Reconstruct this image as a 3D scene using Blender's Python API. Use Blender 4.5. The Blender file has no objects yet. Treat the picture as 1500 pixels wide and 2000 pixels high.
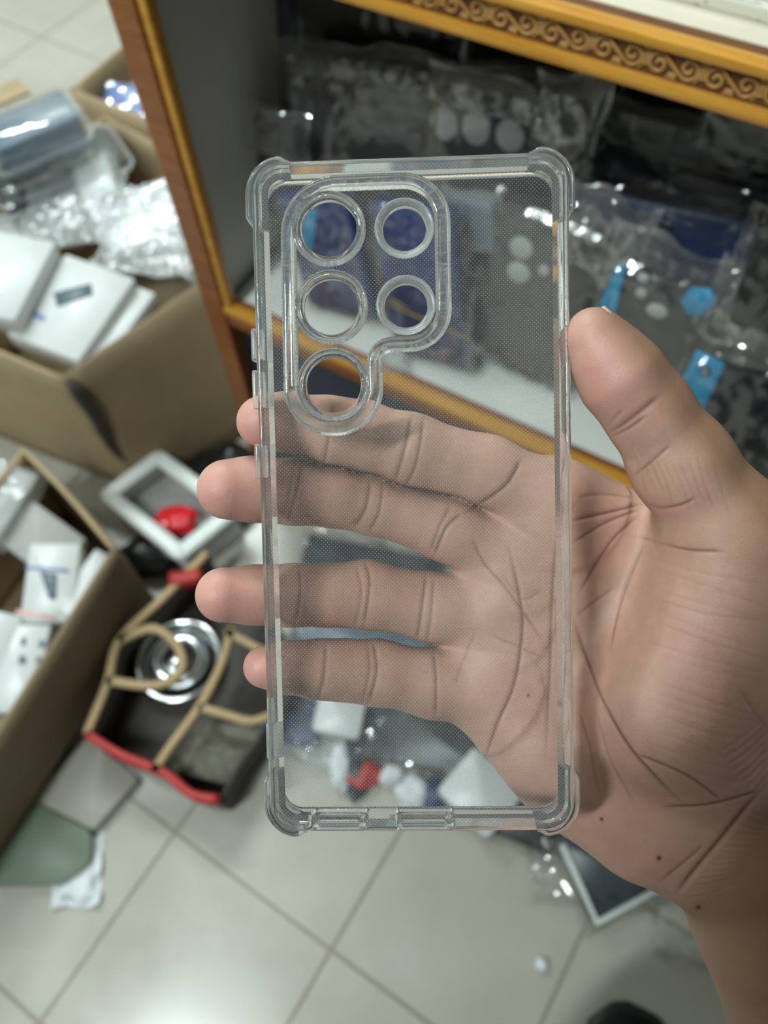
import bpy, bmesh, math, random
import numpy as np
from mathutils import Vector, Matrix

random.seed(7); np.random.seed(7)
S = bpy.context.scene
COL = S.collection
# ------------------------------------------------------------------ camera
H = 1.024                                   # camera height over the floor (m)
FPX = 1487.0                                # focal length in pixels of the 1500x2000 frame
CAMR = np.array([[0.998717956, -0.0442380, -0.0246057],
                 [0.0506206, 0.872792895, 0.485458669],
                 [0.0, -0.486081847, 0.873913290]]).T   # rows: world axes in camera space
CAMR = np.array([[9.98717956e-01, 5.06205835e-02, 0.0],
                 [-4.42380007e-02, 8.72792895e-01, -4.86081847e-01],
                 [-2.46057467e-02, 4.85458669e-01, 8.73913290e-01]])
CAMP = np.array([0.0, 0.0, H])
cam = bpy.data.cameras.new('camera'); camo = bpy.data.objects.new('camera', cam); COL.objects.link(camo)
cam.sensor_fit = 'VERTICAL'; cam.sensor_height = 36.0; cam.lens = 36.0 * FPX / 2000.0
cam.clip_start = 0.01; cam.clip_end = 50
cam.dof.use_dof = True; cam.dof.focus_distance = 0.203; cam.dof.aperture_fstop = cam.lens / 2.7
CM = Matrix.Identity(4)
for i in range(3):
    for j in range(3): CM[i][j] = CAMR[i][j]
CM.translation = CAMP
camo.matrix_world = CM
S.camera = camo
# ------------------------------------------------------------------ light and exposure
S.view_settings.view_transform = 'Standard'; S.view_settings.look = 'None'
S.view_settings.gamma = 1.0; S.view_settings.use_curve_mapping = False
S.view_settings.exposure = 0.27
W = bpy.data.worlds.new('shop_air'); S.world = W; W.use_nodes = True
W.node_tree.nodes['Background'].inputs[0].default_value = (0.93, 0.97, 1.0, 1)
W.node_tree.nodes['Background'].inputs[1].default_value = 0.05
def area(name, loc, tgt, sx, sy, power, colr=(0.95, 1.0, 0.98)):
    l = bpy.data.lights.new(name, 'AREA'); l.shape = 'RECTANGLE'; l.size = sx; l.size_y = sy; l.energy = power; l.color = colr
    o = bpy.data.objects.new(name, l); COL.objects.link(o); o.location = loc
    o.rotation_euler = (Vector(tgt) - Vector(loc)).to_track_quat('-Z', 'Y').to_euler()
    return o
LC = (0.87, 1.0, 0.99)
# fluorescent tubes under the shop ceiling, ahead of and beside the camera, and an added broad soft fill below the ceiling
area('ceiling_tube', (-0.92, -0.44, 2.38), (0.0, 0.1, 0.6), 0.10, 0.72, 30, LC)
area('ceiling_tube', (-1.3, 0.7, 2.38), (-0.6, 0.7, 0), 0.08, 1.2, 5, LC)
area('ceiling_tube', (-0.75, 2.0, 2.38), (-0.6, 1.3, 0), 1.25, 0.08, 39, LC)
area('ceiling_fill', (0.0, 1.6, 2.46), (0.0, 1.4, 0), 2.2, 1.4, 4, LC)
S.cycles.use_adaptive_sampling = True; S.cycles.adaptive_threshold = 0.03
S.cycles.max_bounces = 12; S.cycles.transparent_max_bounces = 32
S.cycles.transmission_bounces = 12; S.cycles.glossy_bounces = 5; S.cycles.diffuse_bounces = 3
S.cycles.sample_clamp_indirect = 6.0
try: S.cycles.use_denoising = True
except Exception: pass
# ------------------------------------------------------------------ pixel -> place helpers
def ray(p): return CAMR @ np.array([p[0] - 750.0, -(p[1] - 1000.0), -FPX])
def at(p, z=0.0):                            # where the sight line through p meets height z
    d = ray(p); return CAMP + d * ((z - H) / d[2])
AZ = math.radians(147.3); DC = 0.44          # the counter front: a vertical plane
CU = np.array([-math.cos(AZ), -math.sin(AZ), 0.0]); CN = np.array([-CU[1], CU[0], 0.0])
def cnt(u, v, z): return CU * u + CN * (DC + v) + np.array([0, 0, z])
def hit(p, o, n):
    d = ray(p); return CAMP + d * (((o - CAMP) @ n) / (d @ n))
def camp(px, py, zmm):                       # point at camera depth zmm, in metres, world
    z = zmm / 1000.0
    return CAMP + CAMR @ np.array([(px - 750) / FPX * z, -(py - 1000) / FPX * z, -z])
# ------------------------------------------------------------------ object helpers
def tag(o, label, cat, group=None, kind=None):
    if label: o['label'] = label
    if cat: o['category'] = cat
    if group: o['group'] = group
    if kind: o['kind'] = kind
    return o
def empty(name, M, label, cat, group=None):
    o = bpy.data.objects.new(name, None); COL.objects.link(o); o.empty_display_size = 0.02
    o.matrix_world = M if isinstance(M, Matrix) else Matrix.Translation(Vector(M))
    return tag(o, label, cat, group)
def frame(c, ux, uy, uz):
    M = Matrix.Identity(4)
    for i in range(3):
        M[i][0] = ux[i]; M[i][1] = uy[i]; M[i][2] = uz[i]; M[i][3] = c[i]
    return M
def from_data(name, vs, fs, mat, parent=None, M=None, smooth=True, label=None):
    me = bpy.data.meshes.new(name)
    me.from_pydata([tuple(map(float, v)) for v in vs], [], [tuple(map(int, f)) for f in fs])
    return finish(name, me, mat, parent, M, smooth, label)
def finish(name, me, mat, parent=None, M=None, smooth=True, label=None):
    if mat: 
        me.materials.clear(); me.materials.append(mat)
    if smooth and len(me.polygons): me.polygons.foreach_set('use_smooth', [True] * len(me.polygons))
    o = bpy.data.objects.new(name, me); COL.objects.link(o)
    if parent is not None: o.parent = parent
    if M is not None: o.matrix_local = M
    if label: o['label'] = label
    me.update()
    return o
def from_bm(name, bm, mat, parent=None, M=None, smooth=True, label=None):
    bmesh.ops.recalc_face_normals(bm, faces=bm.faces)
    me = bpy.data.meshes.new(name); bm.to_mesh(me); bm.free()
    return finish(name, me, mat, parent, M, smooth, label)
def add_box(bm, c, s, bev=0.0, seg=2, rot=None):
    M = Matrix.Translation(Vector(c)) @ (rot.to_4x4() if rot is not None else Matrix.Identity(4)) @ Matrix.Diagonal((s[0], s[1], s[2], 1))
    g = bmesh.ops.create_cube(bm, size=1.0, matrix=M)
    if bev > 0:
        es = list({e for v in g['verts'] for e in v.link_edges})
        bmesh.ops.bevel(bm, geom=es, offset=bev, segments=seg, affect='EDGES', profile=0.6)
def box(name, c, s, mat, parent=None, bev=0.0, M=None, smooth=False, label=None):
    bm = bmesh.new(); add_box(bm, c, s, bev)
    return from_bm(name, bm, mat, parent, M, smooth, label)
def sweep_data(path, nor, up, prof, closed, caps=True):
    """profile points (n, z) carried along path; nor per point, up fixed or per point"""
    n = len(path); m = len(prof); vs = []; fs = []
    for i in range(n):
        pr = prof[i] if isinstance(prof[0][0], (list, tuple, np.ndarray)) else prof
        u = up[i] if isinstance(up, list) else up
        for (a, b) in pr: vs.append(np.array(path[i]) + np.array(nor[i]) * a + np.array(u) * b)
    m = len(vs) // n
    for i in range(n if closed else n - 1):
        j = (i + 1) % n
        for k in range(m):
            l = (k + 1) % m
            fs.append((i * m + k, i * m + l, j * m + l, j * m + k))
    if not closed and caps:
        fs.append(tuple(range(m))[::-1]); fs.append(tuple((n - 1) * m + k for k in range(m)))
    return vs, fs
def tube_data(pts, r, seg=8, closed=False):
    pts = [np.array(p, float) for p in pts]; n = len(pts); vs = []; fs = []
    prev = None
    for i in range(n):
        a = pts[(i - 1) % n] if (closed or i > 0) else pts[i]; b = pts[(i + 1) % n] if (closed or i < n - 1) else pts[i]
        t = b - a; t /= (np.linalg.norm(t) + 1e-12)
        if prev is None:
            h = np.array([0, 0, 1.0]) if abs(t[2]) < 0.9 else np.array([1.0, 0, 0])
            x = np.cross(h, t)
        else: x = prev - t * (prev @ t)
        x /= np.linalg.norm(x) + 1e-12; prev = x; y = np.cross(t, x)
        ri = r[i] if hasattr(r, '__len__') else r
        for k in range(seg):
            q = 2 * math.pi * k / seg; vs.append(pts[i] + (x * math.cos(q) + y * math.sin(q)) * ri)
    for i in range(n if closed else n - 1):
        j = (i + 1) % n
        for k in range(seg):
            l = (k + 1) % seg; fs.append((i * seg + k, i * seg + l, j * seg + l, j * seg + k))
    if not closed:
        fs.append(tuple(range(seg))[::-1]); fs.append(tuple((n - 1) * seg + k for k in range(seg)))
    return vs, fs
def merge(parts):
    V = []; F = []
    for vs, fs in parts:
        o = len(V); V += list(vs); F += [tuple(i + o for i in f) for f in fs]
    return V, F
def lathe_data(prof, seg=48, c=(0, 0, 0), closed_prof=True):
    vs = []; fs = []; m = len(prof)
    for i in range(seg):
        a = 2 * math.pi * i / seg
        for (r, z) in prof: vs.append((c[0] + r * math.cos(a), c[1] + r * math.sin(a), c[2] + z))
    for i in range(seg):
        j = (i + 1) % seg
        for k in range(m if closed_prof else m - 1):
            l = (k + 1) % m; fs.append((i * m + k, j * m + k, j * m + l, i * m + l))
    return vs, fs
def rpoly(pts, rad, seg=10):
    """polygon with rounded corners -> list of 2D points"""
    out = []; n = len(pts)
    for i in range(n):
        p = np.array(pts[i], float); a = np.array(pts[i - 1], float) - p; b = np.array(pts[(i + 1) % n], float) - p
        la, lb = np.linalg.norm(a), np.linalg.norm(b); a /= la; b /= lb
        r = rad[i] if hasattr(rad, '__len__') else rad
        th = math.acos(max(-1, min(1, a @ b))); d = min(r / math.tan(th / 2), la * .49, lb * .49); r = d * math.tan(th / 2)
        if r < 1e-6: out.append(p); continue
        c = p + (a + b) / np.linalg.norm(a + b) * (r / math.sin(th / 2))
        s = p + a * d - c; e = p + b * d - c
        a0 = math.atan2(s[1], s[0]); a1 = math.atan2(e[1], e[0]); da = (a1 - a0 + math.pi) % (2 * math.pi) - math.pi
        for k in range(seg + 1):
            q = a0 + da * k / seg; out.append(c + r * np.array([math.cos(q), math.sin(q)]))
    return out
def resample(pts, step, closed=True):
    pts = [np.array(p, float) for p in pts]; 
    if closed: pts = pts + [pts[0]]
    d = [0.0]
    for i in range(1, len(pts)): d.append(d[-1] + np.linalg.norm(pts[i] - pts[i - 1]))
    n = max(3, int(round(d[-1] / step))); P = np.array(pts)
    s = np.linspace(0, d[-1], n + 1)
    q = np.stack([np.interp(s, d, P[:, k]) for k in range(P.shape[1])], 1)
    return q[:-1] if closed else q
def normals2d(P, closed=True):
    n = len(P); N = []
    for i in range(n):
        t = P[(i + 1) % n] - P[i - 1] if closed else P[min(i + 1, n - 1)] - P[max(i - 1, 0)]
        t = t / (np.linalg.norm(t) + 1e-12); N.append(np.array([t[1], -t[0]]))
    return N
def slab_data(outline, z0, z1, bev):
    """solid plate from an outline (ccw 2D), small edge bevel"""
    P = np.array(outline); N = np.array(normals2d(P)); n = len(P)
    rings = [(P - N * bev, z0), (P, z0 + bev), (P, z1 - bev), (P - N * bev, z1)]
    vs = []; fs = []
    for q, z in rings: vs += [(a[0], a[1], z) for a in q]
    for r in range(3):
        for i in range(n):
            j = (i + 1) % n; fs.append((r * n + i, r * n + j, (r + 1) * n + j, (r + 1) * n + i))
    fs.append(tuple(range(n))[::-1]); fs.append(tuple(3 * n + i for i in range(n)))
    return vs, fs
# ------------------------------------------------------------------ materials
def lin(c):
    return tuple(((x / 255.0) / 12.92 if x <= 10 else ((x / 255.0 + 0.055) / 1.055) ** 2.4) for x in c)
class NT:
    def __init__(s, name):
        s.m = bpy.data.materials.new(name); s.m.use_nodes = True; s.t = s.m.node_tree; s.t.nodes.clear()
        s.out = s.n('ShaderNodeOutputMaterial')
    def n(s, t, **k):
        x = s.t.nodes.new(t)
        for a, b in k.items():
            if a.startswith('i_'): 
                key = a[2:]; key = int(key) if key.isdigit() else key.replace('_', ' ')
                x.inputs[key].default_value = b
            else: setattr(x, a, b)
        return x
    def l(s, a, b): s.t.links.new(a, b)
    def math(s, op, a, b=None):
        x = s.n('ShaderNodeMath', operation=op)
        for i, v in enumerate((a, b)):
            if v is None: continue
            if isinstance(v, (int, float)): x.inputs[i].default_value = v
            else: s.l(v, x.inputs[i])
        return x.outputs[0]
    def mix(s, f, a, b):
        x = s.n('ShaderNodeMix', data_type='RGBA')
        for i, v in ((0, f), (6, a), (7, b)):
            if isinstance(v, (int, float)): x.inputs[i].default_value = v
            elif isinstance(v, tuple): x.inputs[i].default_value = (*v[:3], 1)
            else: s.l(v, x.inputs[i])
        return x.outputs[2]
    def ramp(s, f, a, b):
        x = s.n('ShaderNodeMapRange'); x.inputs[1].default_value = a; x.inputs[2].default_value = b; s.l(f, x.inputs[0]); return x.outputs[0]
    def obj(s): return s.n('ShaderNodeTexCoord').outputs['Object']
    def noise(s, vec, scale, detail=3, rough=.5):
        x = s.n('ShaderNodeTexNoise'); x.inputs['Scale'].default_value = scale; x.inputs['Detail'].default_value = detail; x.inputs['Roughness'].default_value = rough
        if vec is not None: s.l(vec, x.inputs['Vector'])
        return x.outputs[0]
    def bsdf(s, col=None, rough=.5, **k):
        b = s.n('ShaderNodeBsdfPrincipled'); b.inputs['Roughness'].default_value = rough
        if isinstance(col, tuple): b.inputs['Base Color'].default_value = (*col[:3], 1)
        elif col is not None: s.l(col, b.inputs['Base Color'])
        for a, v in k.items(): b.inputs[a.replace('_', ' ')].default_value = v
        return b
    def bump(s, h, b, strength=.3, dist=.001):
        x = s.n('ShaderNodeBump'); x.inputs['Strength'].default_value = strength; x.inputs['Distance'].default_value = dist
        s.l(h, x.inputs['Height']); s.l(x.outputs[0], b.inputs['Normal'])
    def end(s, sh): s.l(sh, s.out.inputs[0]); return s.m
def plain(name, rgb, rough=.5, var=.12, scale=25, bump=0.0, bscale=80, **k):
    t = NT(name); c = lin(rgb); v = t.obj()
    n = t.noise(v, scale, 4)
    d = tuple(x * (1 - var) for x in c); e = tuple(min(1, x * (1 + var)) for x in c)
    b = t.bsdf(t.mix(t.ramp(n, .3, .7), d, e), rough, **k)
    if bump: t.bump(t.noise(v, bscale, 3), b, bump, .002)
    return t.end(b.outputs[0])
def m_floor():
    t = NT('floor_tiles'); v = t.obj(); sx = t.n('ShaderNodeSeparateXYZ'); t.l(v, sx.inputs[0])
    TS = .3 * .8 * (.2378 + .2269) / 2 / .2343
    def line(c):
        f = t.math('FRACT', t.math('ADD', t.math('DIVIDE', c, TS), 100.5)); d = t.math('ABSOLUTE', t.math('SUBTRACT', f, .5))
        return t.ramp(d, .008, .0125)          # 0 on the joint
    wob = t.noise(v, 60, 2)
    g = t.math('MULTIPLY', line(sx.outputs[0]), line(sx.outputs[1]))
    n1 = t.noise(v, 3.0, 5, .6); n2 = t.noise(v, 26, 4, .6); n3 = t.noise(v, 9, 3, .55)
    c = t.mix(t.ramp(n1, .35, .7), lin((176, 171, 161)), lin((191, 187, 177)))
    c = t.mix(t.math('MULTIPLY', t.ramp(n2, .66, .80), .45), c, lin((120, 112, 96)))
    c = t.mix(t.math('MULTIPLY', t.ramp(n3, .62, .8), .30), c, lin((160, 155, 135)))
    c = t.mix(g, lin((146, 140, 126)), c)
    b = t.bsdf(c, .28); t.l(t.ramp(n1, .2, 1.6), b.inputs['Roughness'])
    t.bump(g, b, .3, .001)
    return t.end(b.outputs[0])
def m_film(name, fac, rough, tint=(1, 1, 1), haze=0.0, bscale=60, bstr=.5, face=.35):
    """thin clear plastic film: mostly seen through, glossy on top, a little milky"""
    t = NT(name); tr = t.n('ShaderNodeBsdfTransparent'); tr.inputs[0].default_value = (*tint, 1)
    gl = t.n('ShaderNodeBsdfGlossy'); gl.inputs['Roughness'].default_value = rough; gl.inputs['Color'].default_value = (1, 1, 1, 1)
    if bstr:
        bp = t.n('ShaderNodeBump'); bp.inputs['Strength'].default_value = bstr; bp.inputs['Distance'].default_value = .004
        t.l(t.noise(t.obj(), bscale, 2), bp.inputs['Height']); t.l(bp.outputs[0], gl.inputs['Normal'])
    lw = t.n('ShaderNodeLayerWeight'); lw.inputs[0].default_value = .35
    f = t.math('ADD', t.math('MULTIPLY', lw.outputs['Facing'], face), fac)
    m = t.n('ShaderNodeMixShader'); t.l(f, m.inputs[0]); t.l(tr.outputs[0], m.inputs[1]); t.l(gl.outputs[0], m.inputs[2])
    last = m.outputs[0]
    if haze:
        di = t.n('ShaderNodeBsdfDiffuse'); di.inputs[0].default_value = (.85, .88, .9, 1)
        tl = t.n('ShaderNodeBsdfTranslucent'); tl.inputs[0].default_value = (.85, .88, .9, 1)
        a = t.n('ShaderNodeMixShader'); a.inputs[0].default_value = .4; t.l(di.outputs[0], a.inputs[1]); t.l(tl.outputs[0], a.inputs[2])
        h = t.n('ShaderNodeMixShader'); h.inputs[0].default_value = haze; t.l(last, h.inputs[1]); t.l(a.outputs[0], h.inputs[2]); last = h.outputs[0]
    return t.end(last)
def m_dotted():
    """clear back sheet moulded with a fine grid of tiny pale dots"""
    t = NT('dotted_clear_sheet'); v = t.obj(); sx = t.n('ShaderNodeSeparateXYZ'); t.l(v, sx.inputs[0])
    P = .00101
    a = t.math('DIVIDE', t.math('ADD', sx.outputs[0], sx.outputs[1]), P); b = t.math('DIVIDE', t.math('SUBTRACT', sx.outputs[0], sx.outputs[1]), P)
    fa = t.math('SUBTRACT', t.math('FRACT', t.math('ADD', a, 500.0)), .5); fb = t.math('SUBTRACT', t.math('FRACT', t.math('ADD', b, 500.0)), .5)
    r = t.math('SQRT', t.math('ADD', t.math('MULTIPLY', fa, fa), t.math('MULTIPLY', fb, fb)))
    dot = t.math('SUBTRACT', 1.0, t.ramp(r, .16, .30))
    tr = t.n('ShaderNodeBsdfTransparent'); tr.inputs[0].default_value = (1, 1, 1, 1)
    gl = t.n('ShaderNodeBsdfGlossy'); gl.inputs['Roughness'].default_value = .08
    m = t.n('ShaderNodeMixShader'); m.inputs[0].default_value = .03; t.l(tr.outputs[0], m.inputs[1]); t.l(gl.outputs[0], m.inputs[2])
    di = t.n('ShaderNodeBsdfTranslucent'); di.inputs[0].default_value = (.9, .93, .95, 1)
    d2 = t.n('ShaderNodeBsdfDiffuse'); d2.inputs[0].default_value = (.9, .93, .95, 1)
    w = t.n('ShaderNodeMixShader'); w.inputs[0].default_value = .5; t.l(di.outputs[0], w.inputs[1]); t.l(d2.outputs[0], w.inputs[2])
    h = t.n('ShaderNodeMixShader'); t.l(t.math('ADD', t.math('MULTIPLY', dot, .22), .045), h.inputs[0]); t.l(m.outputs[0], h.inputs[1]); t.l(w.outputs[0], h.inputs[2])
    return t.end(h.outputs[0])
def m_clear(name, milk=0.0, rough=.02):
    """soft clear moulded plastic with a slight milkiness"""
    t = NT(name); b = t.bsdf((1, 1, 1), rough, IOR=1.44, Transmission_Weight=1.0)
    d = t.n('ShaderNodeBsdfDiffuse'); d.inputs[0].default_value = (.93, .96, .97, 1)
    tl = t.n('ShaderNodeBsdfTranslucent'); tl.inputs[0].default_value = (.93, .96, .97, 1)
    w = t.n('ShaderNodeMixShader'); w.inputs[0].default_value = .5; t.l(d.outputs[0], w.inputs[1]); t.l(tl.outputs[0], w.inputs[2])
    m = t.n('ShaderNodeMixShader'); m.inputs[0].default_value = milk; t.l(b.outputs[0], m.inputs[1]); t.l(w.outputs[0], m.inputs[2])
    return t.end(m.outputs[0])
def m_skin():
    t = NT('skin'); v = t.obj()
    def at_(n): a = t.n('ShaderNodeAttribute'); a.attribute_name = n; return a.outputs['Fac']
    n1 = t.noise(v, 70, 4, .6); n2 = t.noise(v, 320, 3, .6); n3 = t.noise(v, 38, 3, .6)
    c = t.mix(t.ramp(n1, .3, .7), lin((178, 138, 121)), lin((196, 157, 140)))
    c = t.mix(t.math('MULTIPLY', at_('pink'), .75), c, lin((206, 146, 138)))
    c = t.mix(t.math('MULTIPLY', t.ramp(n3, .5, .75), .45), c, lin((196, 134, 122)))
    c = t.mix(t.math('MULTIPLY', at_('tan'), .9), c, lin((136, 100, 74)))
    c = t.mix(t.math('MULTIPLY', t.ramp(n2, .55, .75), .18), c, lin((170, 112, 94)))
    c = t.mix(t.math('MULTIPLY', at_('crease'), .82), c, lin((104, 62, 50)))
    c = t.mix(at_('mole'), c, lin((60, 34, 30)))
    b = t.bsdf(c, .5, Subsurface_Weight=.12, Subsurface_Scale=.004)
    b.inputs['Subsurface Radius'].default_value = (1, .35, .2); b.inputs['Specular IOR Level'].default_value = .4
    wv = t.n('ShaderNodeTexVoronoi', feature='DISTANCE_TO_EDGE'); wv.inputs['Scale'].default_value = 900; t.l(v, wv.inputs['Vector'])
    t.bump(t.math('ADD', t.math('MULTIPLY', wv.outputs[0], 1.5), n2), b, .08, .0006)
    return t.end(b.outputs[0])
def m_card(name, rgb, dark=.75):
    t = NT(name); v = t.obj(); c = lin(rgb); mp = t.n('ShaderNodeMapping'); mp.inputs['Scale'].default_value = (1, 1, 14); t.l(v, mp.inputs[0])
    n = t.noise(v, 9, 4, .6); f = t.noise(mp.outputs[0], 30, 2)
    c1 = t.mix(t.ramp(n, .3, .75), tuple(x * dark for x in c), c)
    c1 = t.mix(t.math('MULTIPLY', t.ramp(f, .5, .8), .15), c1, tuple(x * .6 for x in c))
    b = t.bsdf(c1, .75); t.bump(f, b, .15, .001); return t.end(b.outputs[0])
def m_wood(name, rgb, rgb2, rough=.35):
    t = NT(name); v = t.obj(); mp = t.n('ShaderNodeMapping'); mp.inputs['Scale'].default_value = (6, 60, 60); t.l(v, mp.inputs[0])
    n = t.noise(mp.outputs[0], 3, 5, .6)
    b = t.bsdf(t.mix(t.ramp(n, .3, .7), lin(rgb), lin(rgb2)), rough); return t.end(b.outputs[0])
def m_worn():
    t = NT('chipped_white_paint'); v = t.obj(); mp = t.n('ShaderNodeMapping'); mp.inputs['Scale'].default_value = (14, 45, 30); t.l(v, mp.inputs[0])
    n = t.noise(mp.outputs[0], 2.2, 5, .65)
    b = t.bsdf(t.mix(t.ramp(n, .56, .60), lin((226, 222, 210)), lin((120, 84, 56))), .5); return t.end(b.outputs[0])
M = {}
M['floor'] = m_floor(); M['skin'] = m_skin()
M['panel'] = m_dotted(); M['clear'] = m_clear('clear_soft_plastic', .07, .02); M['frost'] = m_clear('frosted_clear_plastic', .22, .12)
M['film'] = m_film('crinkled_clear_film', .06, .10, bscale=22, bstr=.4)
M['film_shiny'] = m_film('shiny_clear_film', .07, .09, bscale=26, bstr=.7)
M['film_silver'] = m_film('silvery_crumpled_film', .20, .12, haze=.07, bscale=22, bstr=.8)
M['film_white'] = m_film('milky_film', .05, .18, haze=.24)
M['nail'] = plain('nail', (205, 165, 140), .3, .05)
M['frame_face'] = m_wood('stained_wood', (128, 72, 34), (160, 98, 46)); M['frame_gold'] = m_wood('gold_bead', (196, 132, 40), (222, 164, 70), .28)
M['carve_ground'] = m_wood('carved_ground', (92, 52, 22), (120, 72, 32), .45); M['carve'] = m_wood('carved_scrolls', (176, 124, 66), (206, 160, 96), .35)
M['cream'] = plain('cream_laminate', (226, 216, 196), .35, .05); M['worn'] = m_worn()
M['grey_lam'] = plain('grey_laminate', (216, 214, 208), .5, .10, 6); M['white_lam'] = plain('white_laminate', (236, 238, 232), .4, .05, 8)
M['dark_inside'] = plain('dark_cabinet_back', (26, 26, 28), .6, .2)
M['navy_panel'] = plain('navy_front_panel', (44, 54, 68), .45, .2, 10)
M['card'] = m_card('cardboard', (182, 160, 126)); M['card_dark'] = m_card('brown_shaded_cardboard', (146, 126, 98)); M['card_in'] = m_card('cardboard_inside', (186, 162, 124))  # the brown one also paints the shaded side of the upper box
M['white_card'] = plain('white_carton', (214, 216, 216), .35, .04); M['print_grey'] = plain('grey_print', (88, 104, 114), .4, .15, 60)
M['print_blue'] = plain('blue_print', (120, 136, 190), .4, .1); M['print_pink'] = plain('pink_print', (222, 180, 178), .4, .1)
M['charcoal'] = plain('charcoal_cover', (72, 72, 72), .45, .12); M['black'] = plain('black_cover', (34, 36, 39), .4, .2)
M['navy'] = plain('navy_cover', (48, 64, 120), .42, .15); M['navy_dark'] = plain('dark_navy_cover', (44, 58, 98), .45, .15)
M['slate'] = plain('slate_blue_pack', (112, 130, 146), .3, .2, 20); M['blue'] = plain('blue_tape', (70, 160, 205), .4, .08)
M['blue_bag'] = plain('blue_pack', (110, 134, 190), .3, .15, 30)
M['hole'] = plain('pale_disc', (190, 192, 190), .5, .04); M['band'] = plain('rubber_band', (170, 150, 90), .5, .05)
M['red'] = plain('red_cloth', (176, 44, 40), .5, .15, 40); M['red_gloss'] = plain('red_plastic', (214, 24, 34), .25, .1)
M['chrome'] = plain('polished_metal', (225, 228, 230), .12, .05, Metallic=1.0)
M['white_plastic'] = plain('white_plastic', (226, 230, 228), .3, .03); M['black_bag'] = plain('black_plastic_bag', (18, 19, 21), .28, .2, bump=.6, bscale=30)
M['tray_grey'] = plain('pale_grey_lining', (168, 166, 164), .5, .08); M['mesh'] = plain('speckled_grey_lining', (96, 92, 80), .6, .5, 130)
M['crate_in'] = plain('dark_lining', (58, 52, 46), .6, .3, 20); M['beige'] = plain('beige_strip', (178, 152, 112), .55, .08)
M['green'] = plain('sage_green_board', (118, 132, 114), .5, .08, 12); M['grey_board'] = plain('grey_board', (168, 164, 154), .5, .06, 12)
M['paper'] = plain('white_paper', (226, 230, 234), .6, .04); M['shoe'] = plain('black_shoe_leather', (14, 14, 15), .4, .2, 50)
M['teal'] = plain('dark_teal_pack', (34, 46, 56), .35, .3, 20)
# ------------------------------------------------------------------ setting
def recalc(o):
    bm = bmesh.new(); bm.from_mesh(o.data); bmesh.ops.recalc_face_normals(bm, faces=bm.faces); bm.to_mesh(o.data); bm.free(); return o
fl = box('floor', (0, 0, -.02), (8, 8, .04), M['floor'])
fo = at((343, 1625), 0)
fl.location = (fo[0], fo[1], 0); fl.rotation_euler = (0, 0, math.radians(54.86)); fl['kind'] = 'structure'

def struct(name, c, s, mat): o = box(name, c, s, mat); o['kind'] = 'structure'; return o
M['wall_dark'] = plain('dark_bounce_cut_wall', (70, 66, 62), .7, .1, 3); M['wall'] = plain('painted_wall', (205, 203, 194), .7, .03, 3); M['ceiling'] = plain('white_ceiling', (232, 232, 228), .8, .02, 3)  # unseen front wall made dark to cut its bounce light; no shelving there
struct('ceiling', (0, .4, 2.53), (5.2, 5.2, .06), M['ceiling'])
struct('wall_back', (0, 2.75, 1.25), (5.2, .1, 2.5), M['wall']); struct('wall_front', (0, -2.15, 1.25), (5.2, .1, 2.5), M['wall_dark'])
struct('wall_left', (-2.55, .3, 1.25), (.1, 4.8, 2.5), M['wall']); struct('wall_right', (2.55, .3, 1.25), (.1, 4.8, 2.5), M['wall'])
# ------------------------------------------------------------------ display counter
cM = frame(cnt(0, 0, 0), CU, CN, np.array([0, 0, 1.0]))         # local: x along, y inwards, z up
ctr = empty('display_counter', cM, 'wooden framed shop display counter with carved gold top rail, filled with bagged phone covers', 'counter')
U0, U1 = -.499, .55
ZB, ZT, ZR = .40, .7655, .792
box('stile', ((U0 + U0 + .028) / 2, -.004, .40), (.028, .022, .80), M['frame_face'], ctr, .002)
g = box('bead', (-.4665, -.006, (ZB + ZT) / 2 + .01), (.009, .012, ZT - ZB + .02), M['frame_gold'], ctr, .003)
tr = box('top_rail', ((U0 + U1) / 2, -.002, (ZT + ZR) / 2), (U1 - U0, .020, ZR - ZT), M['carve_ground'], ctr, .001)
box('lower_bead', ((U0 + U1) / 2, -.012, ZT + .002), (U1 - U0, .010, .0075), M['frame_gold'], tr, .003)
box('upper_bead', ((U0 + U1) / 2, -.012, ZR - .0015), (U1 - U0, .012, .006), M['frame_gold'], tr, .0025)
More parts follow.
